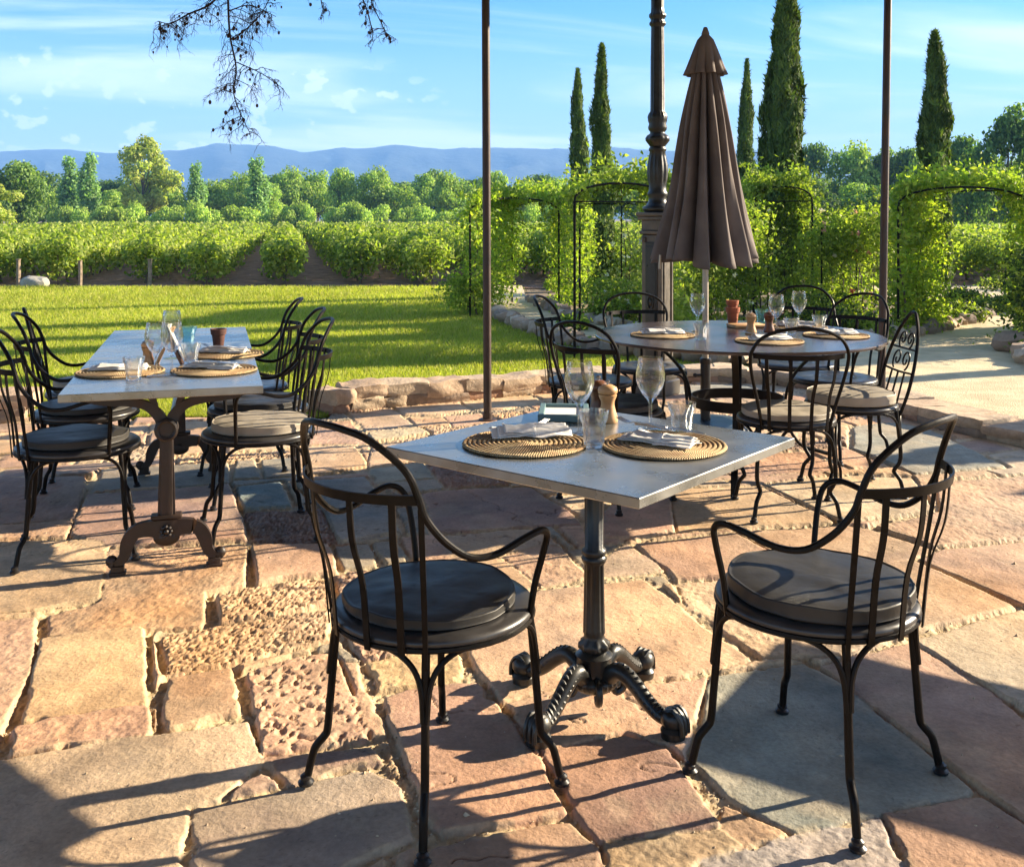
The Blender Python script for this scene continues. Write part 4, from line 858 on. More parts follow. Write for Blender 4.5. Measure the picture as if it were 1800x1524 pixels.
# hanging pine branches, from a big pine whose trunk stands outside the picture at the left
def build_branch(name, label, stems, seed, dens, D, limb, twigfar=.5):
    r = random.Random(seed); b = MB(); cones = []; D2 = seed == 8
    def W(px, py): return Vector(((px - 900) * D / 1800, D, CAM_H + (385 - py) * D / 1800))
    def twig(p, v, L2, rad, lvl):
        pts = [p]; q = p.copy(); vv = v.copy(); n = 7
        for i in range(n):
            vv = (vv + Vector((r.gauss(0, .20), r.gauss(0, .28), r.gauss(0, .16) - .16)) ).normalized(); q = q + vv * L2 / n; pts.append(q.copy())
            if lvl < 2 and r.random() < (.75 if lvl == 0 else .45):
                s = Vector((r.gauss(0, 1), r.gauss(0, .8), r.gauss(-.25, .6))).normalized(); twig(q.copy(), (vv * .5 + s).normalized(), L2 * r.uniform(.35, .7), rad * .62, lvl + 1)
        b.tube(pts, [rad, rad * .35], 4)
        if r.random() < .035: cones.append(pts[-1] if r.random() < .5 else pts[4])
    for st in stems:
        pts = sm([W(*p) for p in st], 7); k = len(pts); b.tube(pts, [.008 if len(st) > 4 else .004, .002], 6)
        for i in range(2, k):
            if r.random() < dens:
                s = Vector((r.choice((-1, 1)) * r.uniform(.3, 1), r.gauss(0, .7), r.uniform(-.6, .35))).normalized(); twig(pts[i].copy(), s, r.uniform(.08, .24) * (1.0 - .4 * i / k) * (.55 if D2 else 1), .0026, 0)
    root = thing(name, label, 'branch', (0, 0, 0)); b.tube(limb, [.05, .03], 8); b.build('twigs', M['twig'], root)
    pc = MB().ball((0, 0, 0), 1, 8, (1, 1, 1.4)).build('cone', M['cone'], root); pc.scale = (.008,) * 3; pc.location = cones[0]
    for c in cones[1:]:
        o = pc.copy(); C.objects.link(o); o.location = c; o.scale = (r.uniform(.005, .010),) * 3
    return root
build_branch('hanging_branch', 'bare drooping pine branch with small cones in the upper left sky', [[(395, -130), (400, -20), (404, 60), (415, 120), (411, 165), (425, 205), (440, 236)], [(408, -40), (372, 6), (330, 26), (300, 42), (278, 38)], [(412, 70), (455, 30), (478, -10)], [(416, 110), (460, 130), (488, 150)], [(402, 20), (440, 10), (485, 30)]], 5, .92, 6.0, [(-1.7, 6, 3.05), (-1.6, 6.1, 3.7), (-2.6, 6.2, 4.3)])
build_branch('hanging_branch', 'smaller drooping pine twigs at the top edge left of the brown pole', [[(600, -120), (618, -40), (640, 5), (652, 45), (655, 70)], [(640, -30), (660, 20), (672, 45), (680, 66)], [(560, -30), (567, 14), (575, 20)]], 8, .55, 6.0, [(-1.0, 6, 3.0), (-1.1, 6.1, 3.6), (-2.2, 6.2, 4.2)])
def build_pine():
    root = thing('pine_tree', 'large pine outside the left of the photo that carries the drooping branches', 'pine tree', (-7.5, 7.5, 0)); t = MB(); t.tube(sm([(0, 0, -.2), (.2, 0, 2), (.1, -.2, 4), (.6, -.3, 6.5)], 5), [.24, .14], 12)
    t.tube(sm([(.1, -.2, 3.9), (1.8, -.8, 4.7), (3.8, -1.1, 4.75), (5.2, -1.3, 4.4)], 5), [.10, .05], 8); t.build('trunk', M['bark'], root)
    r = np.random.default_rng(2); cs = [(r.normal(0, 1.3), r.normal(0, 1.3), 7.2 + r.normal(0, .7)) for _ in range(14)]; P, N_, k = blobs(cs, [.8] * 14, 5000, 2, .6, .6); V, F, Cc = leaves(P, N_, .16, palette(5000, DARK, 2), 3, .7, 2); npmesh('crown', V, F, M['cypress'], root, Cc)
build_pine()

# trees off to the right of the frame: their shade lies in long bands over walk and lawn
def shade_cypress(x, y, h, w, label, seed):
    P, N_, a, z = make_cypress(seed, 9000); P = P * np.array([w, w, h - .15]); P[:, 2] += .15; c = palette(9000, DARK, seed); V, F, Cc = leaves(P, N_, .10, c, 2.4, .5, seed)
    root = thing('cypress_tree', label, 'cypress tree', (x, y, -.04)); npmesh('crown', V, F, M['cypress'], root, Cc)
    k = MB(); k.lathe([(.03, 0), (w * .30, .3), (w * .32, h * .5), (.03, h * .93)], 8); k.build('trunk', M['bark'], root)
for i, (x, y, h, w) in enumerate(((9.6, 13.6, 7.5, .62), (9.4, 15.6, 8.5, .75), (8.8, 11.6, 3.6, .34), (8.9, 10.6, 3.4, .26), (12.4, 18.0, 9.0, .8), (10.9, 12.9, 4.0, .30), (6.2, 7.2, 1.75, .8), (7.1, 6.75, 1.9, .5))):  # last two: low shrub-sized casters added for the shade on the slabs
    shade_cypress(x, y, h, w, 'cypress outside the right of the photo, number %d from the front by its shadow on the lawn' % (i + 1) if False else ['tall', 'tallest', 'short', 'shortest', 'farthest', 'middle', 'added stocky low shade-casting', 'added low slim shade-casting'][i] + ' cypress standing outside the right edge of the photo', 900 + i)

# ================================================================== POLES, LAMP POST, PARASOL
def pole(px, py, lean, label):
    p = at(px, py); b = MB(); b.tube([(0, 0, -.03), (lean * .5, 0, 1.7), (lean, 0, 3.32)], .028, 14)
    root = thing('metal_pole', label, 'pole', (p.x, p.y, 0)); b.build('shaft', M['post'], root)
    MB().lathe([(.06, -.02), (.06, .006), (.034, .012), (.034, .05)], 16).build('base_plate', M['post'], root); return root
pole(857, 738, -.015, 'brown metal pole standing on the terrace left of the round table'); pole(1549, 712, .055, 'brown metal pole behind the right side of the round table')
def build_lamp():
    root = thing('lamp_post', 'fluted dark cast iron lamp post on a square panelled pedestal', 'lamp post', (1.13, 7.95, 0), R(-38))
    b = MB(); w = .235
    b.box((0, 0, .06), (.34, .34, .12), None, .01); b.box((0, 0, .16), (.30, .30, .08), None, .015); b.box((0, 0, .72), (w, w, 1.04), None, .008)
    b.box((0, 0, 1.255), (.27, .27, .03), None, .006); b.box((0, 0, 1.31), (.24, .24, .08), None, .004); b.box((0, 0, 1.365), (.30, .30, .03), None, .006); b.box((0, 0, 1.395), (.325, .325, .03), None, .006)
    for sx, sy in ((-1, 0), (1, 0), (0, 1)):
        for q in (-1, 1):
            c = Vector((sx * (w / 2 + .006), sy * (w / 2 + .006), .72)) + Vector((-sy, sx, 0)) * q * .075; b.box(c, (.012 if sx else .018, .012 if sy else .018, .86))
        for zz in (.285, 1.155): b.box((sx * (w / 2 + .006), sy * (w / 2 + .006), zz), (.012 if sx else .168, .012 if sy else .168, .018))
    for k in (-1, 1): b.lathe([(.0, -.02), (.022, -.018), (.026, 0), (.022, .018), (.0, .02)], 10, (k * .09, -.122, 1.20))
    pe = b.build('pedestal', M['pedestal'], root); pe.scale = (.76, .76, 1)
    d = MB(); d.box((0, -w / 2 - .006, .72), (.135, .014, .92), None, .003); d.box((0, -w / 2 - .014, .72), (.11, .012, .86), None, .004)
    for zz in (.36, .55, .80, 1.0):
        for xx in (-.045, .045): d.ball((xx, -w / 2 - .022, zz), .007, 8)
    d.ring(sm([(.032 * math.cos(t), -w / 2 - .03, .72 + .05 * math.sin(t)) for t in np.linspace(0, 6.28, 13)[:-1]], 2, True), .008, 6); d.ball((0, -w / 2 - .03, .72), .022, 8, (1, .5, 1.3)); de = d.build('access_door', M['cast'], root); de.scale = (.76, .76, 1)
    def fl(r_, z, a): return r_ * (1 + (.06 * abs(math.cos(8 * a)) - .05 if 2.12 < z < 3.02 or z > 3.2 else (.06 * math.cos(10 * a) if 1.62 < z < 1.88 else (.07 * abs(math.cos(4 * a)) if 1.92 < z < 2.02 else 0))))
    prof = [(.10, 1.41), (.115, 1.43), (.115, 1.45), (.085, 1.47), (.07, 1.50), (.068, 1.53), (.078, 1.545), (.078, 1.56), (.068, 1.575), (.066, 1.62), (.072, 1.66), (.078, 1.72), (.075, 1.78), (.064, 1.84), (.060, 1.88), (.068, 1.89), (.068, 1.905), (.058, 1.92), (.070, 1.94), (.088, 1.965), (.090, 1.985), (.078, 2.005), (.060, 2.02), (.058, 2.035), (.070, 2.05), (.074, 2.07), (.066, 2.095), (.074, 2.12), (.078, 2.15), (.070, 2.175), (.058, 2.19), (.056, 2.2), (.054, 2.6), (.050, 2.84), (.050, 2.85), (.064, 2.865), (.064, 2.88), (.054, 2.89), (.054, 2.91), (.066, 2.925), (.066, 2.945), (.052, 2.96), (.05, 3.0), (.052, 3.2), (.042, 4.0), (.07, 4.02), (.07, 4.05), (.03, 4.06), (.03, 4.15)]
    MB().lathe(prof, 64, fn=fl).build('column', M['cast'], root, sharp=60)
    l = MB(); l.lathe([(.06, 4.15), (.13, 4.5), (.15, 4.52), (.09, 4.62), (.02, 4.72), (.01, 4.78)], 6); l.build('lantern', M['cast'], root, smooth=False)
build_lamp()
def build_parasol():
    root = thing('closed_parasol', 'closed brown canvas parasol standing behind the round table', 'parasol', (1.19, 6.30, 0), R(8))
    z0, z1 = 1.10, 2.44; NF = 14; n = 280; rows = 46; V = []; F = []; rr = random.Random(3); ph = [rr.uniform(-.12, .12) for _ in range(NF)]; am = [rr.uniform(.75, 1.2) for _ in range(NF)]; dz = [rr.uniform(-.03, .035) for _ in range(NF)]
    for i in range(rows):
        t = i / (rows - 1)
        for j in range(n):
            a = 2 * math.pi * j / n; k = int(a / (2 * math.pi) * NF) % NF; u = (a / (2 * math.pi) * NF) % 1
            hump = math.sin(math.pi * u) ** .55; base = lerp(.035, .325, t ** .93) * (1 + .05 * math.sin(t * 7))
            r_ = base * (1 - .60 * min(1, t * 3 + .25) * (1 - hump) * am[k]) * (1 + .05 * math.sin(a * 3 + 1) * t) + .008 * math.sin(a * 23 + t * 9) * t
            tw = .22 * t * math.sin(math.pi * u) * (1 if k % 2 else .3) + ph[k] * t
            z = lerp(z1, z0, t) + dz[k] * t ** 6 * hump - .012 * hump * t ** 4
            V.append((r_ * math.cos(a + tw), r_ * math.sin(a + tw), z))
    for i in range(rows - 1):
        for j in range(n): F.append((i * n + j, (i + 1) * n + j, (i + 1) * n + (j + 1) % n, i * n + (j + 1) % n))
    o = MB(); o.v = V; o.f = F; c = o.build('canopy', M['umb'], root, sharp=80); so_ = c.modifiers.new('s', 'SOLIDIFY'); so_.thickness = .004
    v = MB()
    def vf(r_, z, a): u = (a / (2 * math.pi) * 10) % 1; t = (2.48 - z) / .22; return r_ * (1 - .26 * t * (1 - math.sin(math.pi * u) ** .7))
    v.lathe([(.028, 2.485), (.05, 2.46), (.075, 2.40), (.098, 2.34), (.118, 2.29), (.138, 2.245), (.132, 2.243), (.11, 2.30)], 100, fn=vf, caps=False); v.build('vent_cap', M['umb'], root, sharp=80)
    MB().lathe([(.026, 2.47), (.024, 2.50), (.012, 2.535), (.008, 2.538)], 16).build('finial', M['umb'], root)
    MB().tube([(0, 0, .3), (0, 0, 2.46)], .019, 16).build('pole', M['alu'], root)
    s = MB(); s.tube([(0, 0, .11), (0, 0, .50)], .031, 18); s.tube([(-.03, 0, .40), (-.062, 0, .40)], .008, 8); s.ball((-.066, 0, .40), .014, 8); s.lathe([(.033, .47), (.036, .475), (.036, .50), (.03, .505)], 18); s.build('sleeve', M['black'], root)
    MB().lathe([(.255, -.01), (.27, .01), (.27, .095), (.255, .115), (.05, .125)], 48).build('base', M['conc'], root)
    for k in (3, 6):
        a = 2 * math.pi * (k + .5) / 10 - .9; tb_ = MB(); tb_.tube([(.29 * math.cos(a), .29 * math.sin(a), 1.14), (.295 * math.cos(a), .295 * math.sin(a), 1.055)], .008, 8); tb_.build('rib_tip', M['alu'], root)
build_parasol()

def build_shade_roof():  # unseen roof, added to keep sky light off the terrace
    root = thing('sky_blocking_roof', 'unseen reed roof added to block sky light over the terrace, just above the top of the photo', 'added shade roof', (0, 0, 0)); z = 3.36
    for y in np.arange(-2.2, 7.5, 1.6): MB().box((-1.2, y, z), (10.2, .07, .10), None, .006).build('beam', M['post'], root)
    for x in (-6.2, -.17, 3.8): MB().box((x, 2.6, z - .10), (.08, 10.2, .10), None, .006).build('girder', M['post'], root)
    b = MB()
    for i in range(200): b.tube([(-6.25, -2.3 + i * .0495, z + .07), (3.85, -2.3 + i * .0495 + .01, z + .07)], .026, 6)
    m = b.build('sky_blocking_mat', M['post_wood'], root); m['kind'] = 'stuff'
build_shade_roof()

# ================================================================== CHAIRS  (local +x is the way the sitter faces)
def P_(a, r, z): return Vector((r * math.cos(R(a)), r * math.sin(R(a)), z))
def leg_mesh(a, rf):
    b = MB(); k = .012
    pts = [P_(a, .228, .425), P_(a, .236, .36), P_(a, .250, .20), P_(a, rf - .052, .135), P_(a, rf - .045, .118), P_(a, rf - .028, .098), P_(a, rf - .018, .078), P_(a, rf - .004, .02), P_(a, rf, .008)]
    b.tube(sm(pts, 4), .0098, 10)
    for s in (-1, 1):
        b.tube(sm([P_(a, .252, .27) + P_(a + s * 90, .004, 0), P_(a, .244, .335) + P_(a + s * 90, .009, 0), P_(a + s * 6, .238, .378), P_(a + s * 14, .230, .405), P_(a + s * 25, .224, .418)], 4), .0068, 7)
    return b
def leg(a, rf, root):
    l = leg_mesh(a, rf).build('leg', M['iron'], root)
    MB().lathe([(.004, 0), (.018, .001), (.0195, .008), (.013, .014), (.014, .022), (.008, .027)], 12, P_(a, rf, 0)).build('foot_cap', M['black'], l)
def seat_parts(root, cush, small=1.0, thick=.034, cm='cushion'):
    t = MB(); prof = [(.0, .448), (.03, .448), (.034, .4462), (.038, .448), (.07, .4483), (.074, .4465), (.078, .4483), (.11, .4485), (.114, .4467), (.118, .4485), (.205, .4490), (.232, .446), (.240, .440), (.243, .433), (.240, .427), (.230, .425), (.05, .428), (.0, .428)]
    t.lathe([(r_ * small, z) for r_, z in prof], 56, caps=False); t.build('seat', M['seatmetal'], root, sharp=50)
    rg = MB(); rg.ring([P_(a, .238 * small, .421) for a in np.arange(0, 360, 9)], .0075, 7); rg.build('seat_ring', M['iron'], root)
    if cush:
        cx, cy, cr = cush; b = MB(); n = 72; h = thick
        def f(r_, z, a): return r_ * (1 + .012 * math.sin(3 * a + 1) + .006 * math.sin(11 * a)) 
        pr = [(.001, h * 1.0)] + [(q, h * 1.0) for q in (.02, .04, .06, .08, .10, .12)] + [(.14, h * .99), (.16, h * .97), (.175, h * .95), (.196, h * .86), (.2015, h * .83), (.2045, h * .89), (.2075, h * .86), (.2085, h * .78), (.2075, h * .70), (.2100, h * .45), (.2075, h * .20), (.2090, h * .13), (.2060, h * .04), (.196, h * .02), (.001, 0)]
        b.lathe([(r_ * cr / .21, z + .4502) for r_, z in pr], n, (cx, cy, 0), f, caps=False); c = b.build('cushion', M[cm], root, sharp=60)
        rr = np.random.default_rng(int(cr * 1e5) + int(cx * 1e4)); me = c.data; co_ = np.empty(len(me.vertices) * 3, np.float32); me.vertices.foreach_get('co', co_); co_ = co_.reshape(-1, 3)
        up = np.clip((co_[:, 2] - .452) / .022, 0, 1); co_[:, 2] += up * ((fbm(co_[:, 0] + 3, co_[:, 1] + 3, 11, 4, int(cr * 900) + int(abs(cx) * 1000)) - .5) * .014); me.vertices.foreach_set('co', co_.ravel()); me.update()
def back_parts(root, hoop, band_r=(.30, .315), zb=.765, half=43, slats=(13, 32), seat_r=.242, bz=.022):
    MB().tube(hoop, .0081, 9).build('hoop', M['iron'], root)
    aa = np.linspace(180 - half, 180 + half, 17); pts = [P_(a, band_r[0] + (band_r[1] - band_r[0]) * math.cos(R((a - 180) / half * 90)), zb) for a in aa]
    MB().strip(pts, bz, .0045, (-.15, 0, 1)).build('band', M['iron'], root)
    for s in (-1, 1):
        for a in slats:
            q = 180 + s * a; rt = band_r[0] + (band_r[1] - band_r[0]) * math.cos(R(a / half * 90)) - .004
            MB().strip(sm([P_(q, rt, zb + .008), P_(q, rt - .012, zb - .10), P_(180 + s * a * 1.02, seat_r + .022, .56), P_(180 + s * a * 1.03, seat_r + .006, .412)], 4), .016, .004, P_(q + 90, 1, 0)).build('slat', M['iron'], root)
def armchair(label, loc, face, cush=None, cm='cushion', group=None, thick=.034, rf=.308):
    root = thing('bistro_armchair', label, 'chair', loc, R(face), group)
    for a in (0, 90, 180, 270): leg(a + 45, rf, root)
    h = []
    for s in (-1,): h += [P_(60 * s, .236, .412), P_(61 * s, .250, .50), P_(63 * s, .274, .585), P_(66 * s, .288, .632), P_(73 * s, .288, .652), P_(84 * s, .276, .645), P_(100 * s, .268, .625), P_(114 * s, .272, .630), P_(126 * s, .286, .672), P_(134 * s, .296, .725), P_(137 * s, .300, .77), Vector((-.243, .188 * s, .83)), Vector((-.285, .125 * s, .888)), Vector((-.312, .06 * s, .908))]
    top = [Vector((-.320, 0, .912))]; h2 = [Vector((p.x, -p.y, p.z)) for p in reversed(h)]
    back_parts(root, sm(h + top + h2, 5)); seat_parts(root, cush, 1, thick, cm)
    for s in (-1, 1): MB().strip(sm([P_(s * 136, .298, .745), P_(s * 135.5, .280, .62), P_(s * 135, .252, .46), P_(s * 135, .243, .38)], 4), [.013, .013, .012, .009], .0055, P_(s * 135 + 90, 1, 0)).build('stay', M['iron'], root)
    return root
def sidechair(label, loc, face, cush=None, cm='cushion', group=None, thick=.034):
    root = thing('bistro_chair', label, 'chair', loc, R(face), group)
    for a in (0, 90, 180, 270): leg(a + 45, .275, root)
    h = [Vector((-.165, -.150, .412)), Vector((-.185, -.172, .52)), Vector((-.205, -.200, .63)), Vector((-.222, -.217, .72)), Vector((-.236, -.213, .775)), Vector((-.256, -.175, .832)), Vector((-.272, -.10, .866))]
    back_parts(root, sm(h + [Vector((-.280, 0, .878))] + [Vector((p.x, -p.y, p.z)) for p in reversed(h)], 5), (.298, .312), .752, 43, (11, 31), .236, .024); seat_parts(root, cush, .93, thick, cm)
    return root
def scrollchair(label, loc, face, cush):
    root = thing('scrollback_chair', label, 'chair', loc, R(face))
    for a in (0, 90, 180, 270): leg(a + 45, .270, root)
    h = [Vector((-.190, -.140, .40)), Vector((-.225, -.158, .52)), Vector((-.262, -.150, .66)), Vector((-.298, -.105, .79)), Vector((-.322, -.04, .872))]
    MB().tube(sm(h + [Vector((-.328, 0, .888))] + [Vector((p.x, -p.y, p.z)) for p in reversed(h)], 5), .0085, 9).build('hoop', M['iron'], root)
    def sl(y, z): return Vector((-.19 - (z - .40) * .285, y, z))
    b = MB()
    for y in (-.075, 0, .075): b.tube([sl(y, .42), sl(y * .9, .60)], .005, 6)
    b.tube(sm([sl(-.15, .60), sl(0, .595), sl(.15, .60)], 4), .0055, 6); b.build('back_rods', M['iron'], root)
    for s in (-1, 1):
        for (cy, cz, r0) in ((.045, .655, .040), (.038, .755, .034)):
            MB().tube([sl(s * (cy + r0 * (1 - t * .11) * math.cos(t)), cz + r0 * (1 - t * .11) * 1.15 * math.sin(t)) for t in np.linspace(-1.2, 6.6, 26)], .0045, 6).build('scroll', M['iron'], root)
    MB().tube([sl(-.12, .71), sl(.12, .71)], .005, 6).build('rail', M['iron'], root)
    seat_parts(root, cush, .93, .055, 'cushion_b'); return root
# the two at the square table
armchair('armchair at the near left of the square zinc table, its back to the camera', (-.188, 2.465, 0), 45, (-.008, .004, .208), thick=.028)
armchair('armchair at the near right of the square zinc table, its thick cushion in shade', (.745, 2.515, 0), 135, (-.012, 0, .222), thick=.042)
# long table, left side then right side
armchair('nearest armchair on the left side of the long table', (-1.785, 4.215, 0), 21, (-.01, 0, .205))
armchair('middle armchair on the left side of the long table', (-2.05, 4.93, 0), 17, (0, 0, .21))
scrollchair('farthest chair on the left side of the long table, with scrollwork in its back', (-2.27, 5.52, 0), 24, (0, 0, .19))
armchair('nearest armchair on the right side of the long table, its pale cushion striped by shadows', (-1.105, 4.47, 0), 201, (-.012, 0, .212), 'cushion_b', thick=.042)
armchair('middle armchair on the right side of the long table, with a dark cushion', (-1.245, 5.03, 0), 197, (0, 0, .21))
armchair('farthest armchair on the right side of the long table, with a bare metal seat', (-1.49, 5.68, 0), 194, None)
# round table
armchair('armchair at the left of the round table with a bare blue grey seat', (.445, 5.86, 0), -14, None)
sidechair('armless chair at the near left of the round table with a dark cushion', (.505, 4.97, 0), 42, (0, 0, .205))
sidechair('armless chair behind the round table in front of the lamp post', (.857, 6.40, 0), 285, None)
armchair('armchair behind the round table left of the right pole', (1.82, 6.55, 0), 246, None)
armchair('armchair with a bare shiny seat between the round table and the right pole', (1.87, 5.95, 0), 214, None)
scrollchair('slim chair with scrollwork in its back and a pale cushion, right of the round table', (1.70, 5.14, 0), 184, (0, 0, .215))
sidechair('armless chair in front of the round table with its back to the camera', (1.277, 4.775, 0), 90, (0, .0, .205), 'cushion_b')

# ================================================================== TABLES
def top_slab(corner, h, t, m, bev=.0022):
    b = MB(); c = sum((Vector(p) for p in corner), Vector()) / 4
    def ringv(k, z): return [c + (Vector(p) - c) * k + Vector((0, 0, z)) for p in corner]
    d = (Vector(corner[0]) - c).length; vs = []
    for k, z in ((1 - .010 / d, 0), (1, .004), (1, t - bev), (1 - bev * 1.3 / d, t)): vs += ringv(k, z)
    fs = [(3, 2, 1, 0), (12, 13, 14, 15)] + [(i * 4 + j, i * 4 + (j + 1) % 4, (i + 1) * 4 + (j + 1) % 4, (i + 1) * 4 + j) for i in range(3) for j in range(4)]
    return b.add(vs, fs)
def square_table(label, loc, rz):
    root = thing('square_bistro_table', label, 'table', loc, rz); a = .575
    top_slab([P_(q, a, 0) for q in (0, 90, 180, 270)], 0, .027, M['zinc']).build('tabletop', M['zinc'], root, sharp=20, loc=(0, 0, .713))
    u = MB(); u.box((0, 0, .704), (.34, .05, .016)); u.box((0, 0, .704), (.05, .34, .016)); u.lathe([(.075, .685), (.08, .695), (.08, .712)], 20); u.build('top_bracket', M['cast'], root)
    def fl(r_, z, w): return r_ * (1 + (.07 * math.cos(10 * w) if (.222 < z < .405 or .455 < z < .66) else (.09 * math.cos(8 * w) if .165 < z < .19 else (.04 * math.cos(26 * w) if .07 < z < .10 else 0))))
    MB().lathe([(.02, .055), (.050, .060), (.064, .074), (.068, .086), (.062, .098), (.050, .102), (.048, .146), (.052, .152), (.046, .157), (.034, .163), (.042, .173), (.041, .186), (.030, .197), (.028, .208), (.031, .214), (.029, .224), (.027, .32), (.026, .402), (.033, .410), (.036, .420), (.030, .427), (.035, .434), (.033, .444), (.026, .45), (.026, .655), (.030, .665), (.040, .685), (.06, .692)], 78, fn=fl).build('column', M['cast'], root, sharp=60)
    for k in range(4):
        q = 45 + 90 * k; b = MB(); pts = sm([P_(q, .03, .082), P_(q, .07, .122), P_(q, .10, .126), P_(q, .135, .104), P_(q, .175, .070), P_(q, .212, .048), P_(q, .245, .046)], 6); m_ = len(pts)
        b.tube(pts, [.025 - .007 * i / m_ for i in range(m_)], 12)
        for i in range(3, m_ - 4, 2):
            t = (pts[i + 1] - pts[i - 1]).normalized(); sd_ = P_(q + 90, 1, 0); up = sd_.cross(t) * -1
            if up.z < 0: up = -up
            b.tube(sm([pts[i] - sd_ * .019 - t * .010, pts[i] + up * .0215, pts[i] + sd_ * .019 + t * .010], 3), .0045, 5)
        b.ball(P_(q, .252, .052), .030, 12, (1.15, 1.15, 1)); b.lathe([(.022, 0), (.032, .003), (.034, .022), (.028, .03), (.02, .036)], 16, P_(q, .252, 0))
        for s in (-1, 0, 1): b.tube(sm([P_(q, .235, .066) + P_(q + 90, s * .014, 0), P_(q, .262, .078) + P_(q + 90, s * .016, 0), P_(q, .284, .052) + P_(q + 90, s * .015, 0), P_(q, .287, .02) + P_(q + 90, s * .015, 0)], 3), .007, 6)
        b.build('leg', M['cast'], root)
        v = MB(); q2 = q + 45; v.tube(sm([P_(q2, .045, .100), P_(q2, .078, .092), P_(q2, .085, .060), P_(q2, .064, .044), P_(q2, .052, .060)], 4), .010, 8); v.build('scroll', M['cast'], root)
    return root
square_table('square zinc topped table on a black cast iron pedestal between two armchairs', (.228, 2.845, 0), R(5.5))
def long_table():
    root = thing('long_bistro_table', 'long zinc topped table on two rusty cast iron trestles at the left', 'table', (-1.566, 4.745, 0), R(106.3)); hx, hy = 1.085, .352
    top_slab([(-hx, -hy, 0), (hx, -hy, 0), (hx, hy, 0), (-hx, hy, 0)], 0, .030, M['zinc']).build('tabletop', M['zinc'], root, sharp=20, loc=(0, 0, .710))
    for sx in (-1, 1):
        x = sx * .80; b = MB(); N_ = (1, 0, 0)
        def pl(pts): return sm([Vector((x, y, z)) for y, z in pts], 5)
        tr = MB(); tr.box((x, 0, .36), (.040, .048, .33), None, .006); tr.strip([Vector((x, 0, .20)), Vector((x, 0, .50))], [.066, .050], .030, (0, 1, 0)); tr.box((x, 0, .208), (.06, .115, .016), None, .004); tr.box((x, 0, .175), (.035, .10, .06), None, .01)
        tr.lathe([(.0, -.028), (.045, -.028), (.045, .028), (0, .028)], 20); tr.v[-80:] = [(x + v[2], v[0], .545 + v[1]) for v in tr.v[-80:]]
        tr.ring([(x - .03, .036 * math.cos(t), .545 + .036 * math.sin(t)) for t in np.linspace(0, 6.28, 20)[:-1]], .009, 6)
        for q in range(8): tr.ball((x + sx * .03, .018 * math.cos(q * .785), .155 + .018 * math.sin(q * .785)), .008, 6)
        tr.ball((x + sx * .034, 0, .155), .011, 8); tr.ball((x, 0, .125), .05, 12, (.45, 1, .7)); tr.build('upright', M['rust'], root)
        for s in (-1, 1):
            f = MB(); f.strip(pl([(s * .01, .155), (s * .06, .165), (s * .115, .155), (s * .142, .115), (s * .155, .065), (s * .185, .036), (s * .205, .045)]), [.07, .06, .05, .052, .038, .03, .026], .034, (0, 1, .35)); f.ball((x, s * .200, .05), .023, 10, (.8, 1, 1)); f.box((x, s * .178, .020), (.042, .048, .03), None, .004); f.box((x, s * .178, .005), (.05, .062, .012), None, .002); f.build('foot', M['rust'], root)
            a = MB(); a.strip(pl([(s * .012, .56), (s * .03, .60), (s * .075, .640), (s * .14, .655), (s * .215, .660), (s * .27, .675), (s * .30, .700)]), [.045, .042, .034, .028, .026, .034, .05], .03, (0, -.4 * s, 1)); a.strip(pl([(s * .04, .62), (s * .05, .66), (s * .075, .69), (s * .10, .705)]), [.024, .022, .026, .03], .026, (0, 1, 0)); a.build('bracket', M['rust'], root)
        MB().box((x, 0, .700), (.05, .58, .018), None, .003).build('top_rail', M['rust'], root)
    MB().tube([(-.8, 0, .50), (.8, 0, .50)], .010, 8).build('tie_rod', M['steel'], root)
long_table()
def round_table():
    root = thing('round_table', 'large round dark brown table with arched legs and a black ring', 'table', (1.21, 5.50, 0), R(-14)); rr = .762
    MB().lathe([(0, .722), (rr - .02, .722), (rr, .726), (rr + .001, .735), (rr - .004, .740), (0, .7405)], 128, caps=False).build('tabletop', M['tabletop'], root, sharp=40)
    for k in range(4):
        a = 90 * k + 90 ; MB().strip(sm([P_(a, .60, .716), P_(a, .50, .698), P_(a, .38, .63), P_(a, .285, .52), P_(a, .250, .40), P_(a, .262, .27), P_(a, .33, .165), P_(a, .43, .135), P_(a, .495, .115), P_(a, .525, .06), P_(a, .53, 0)], 6), .034, .014, P_(a + 90, 1, 0)).build('leg', M['iron'], root)
    rg = MB(); rg.strip([P_(a, .243, .385) for a in np.linspace(0, 360, 49)], .055, .006, (0, 0, 1)); rg.build('ring', M['iron'], root)
round_table()

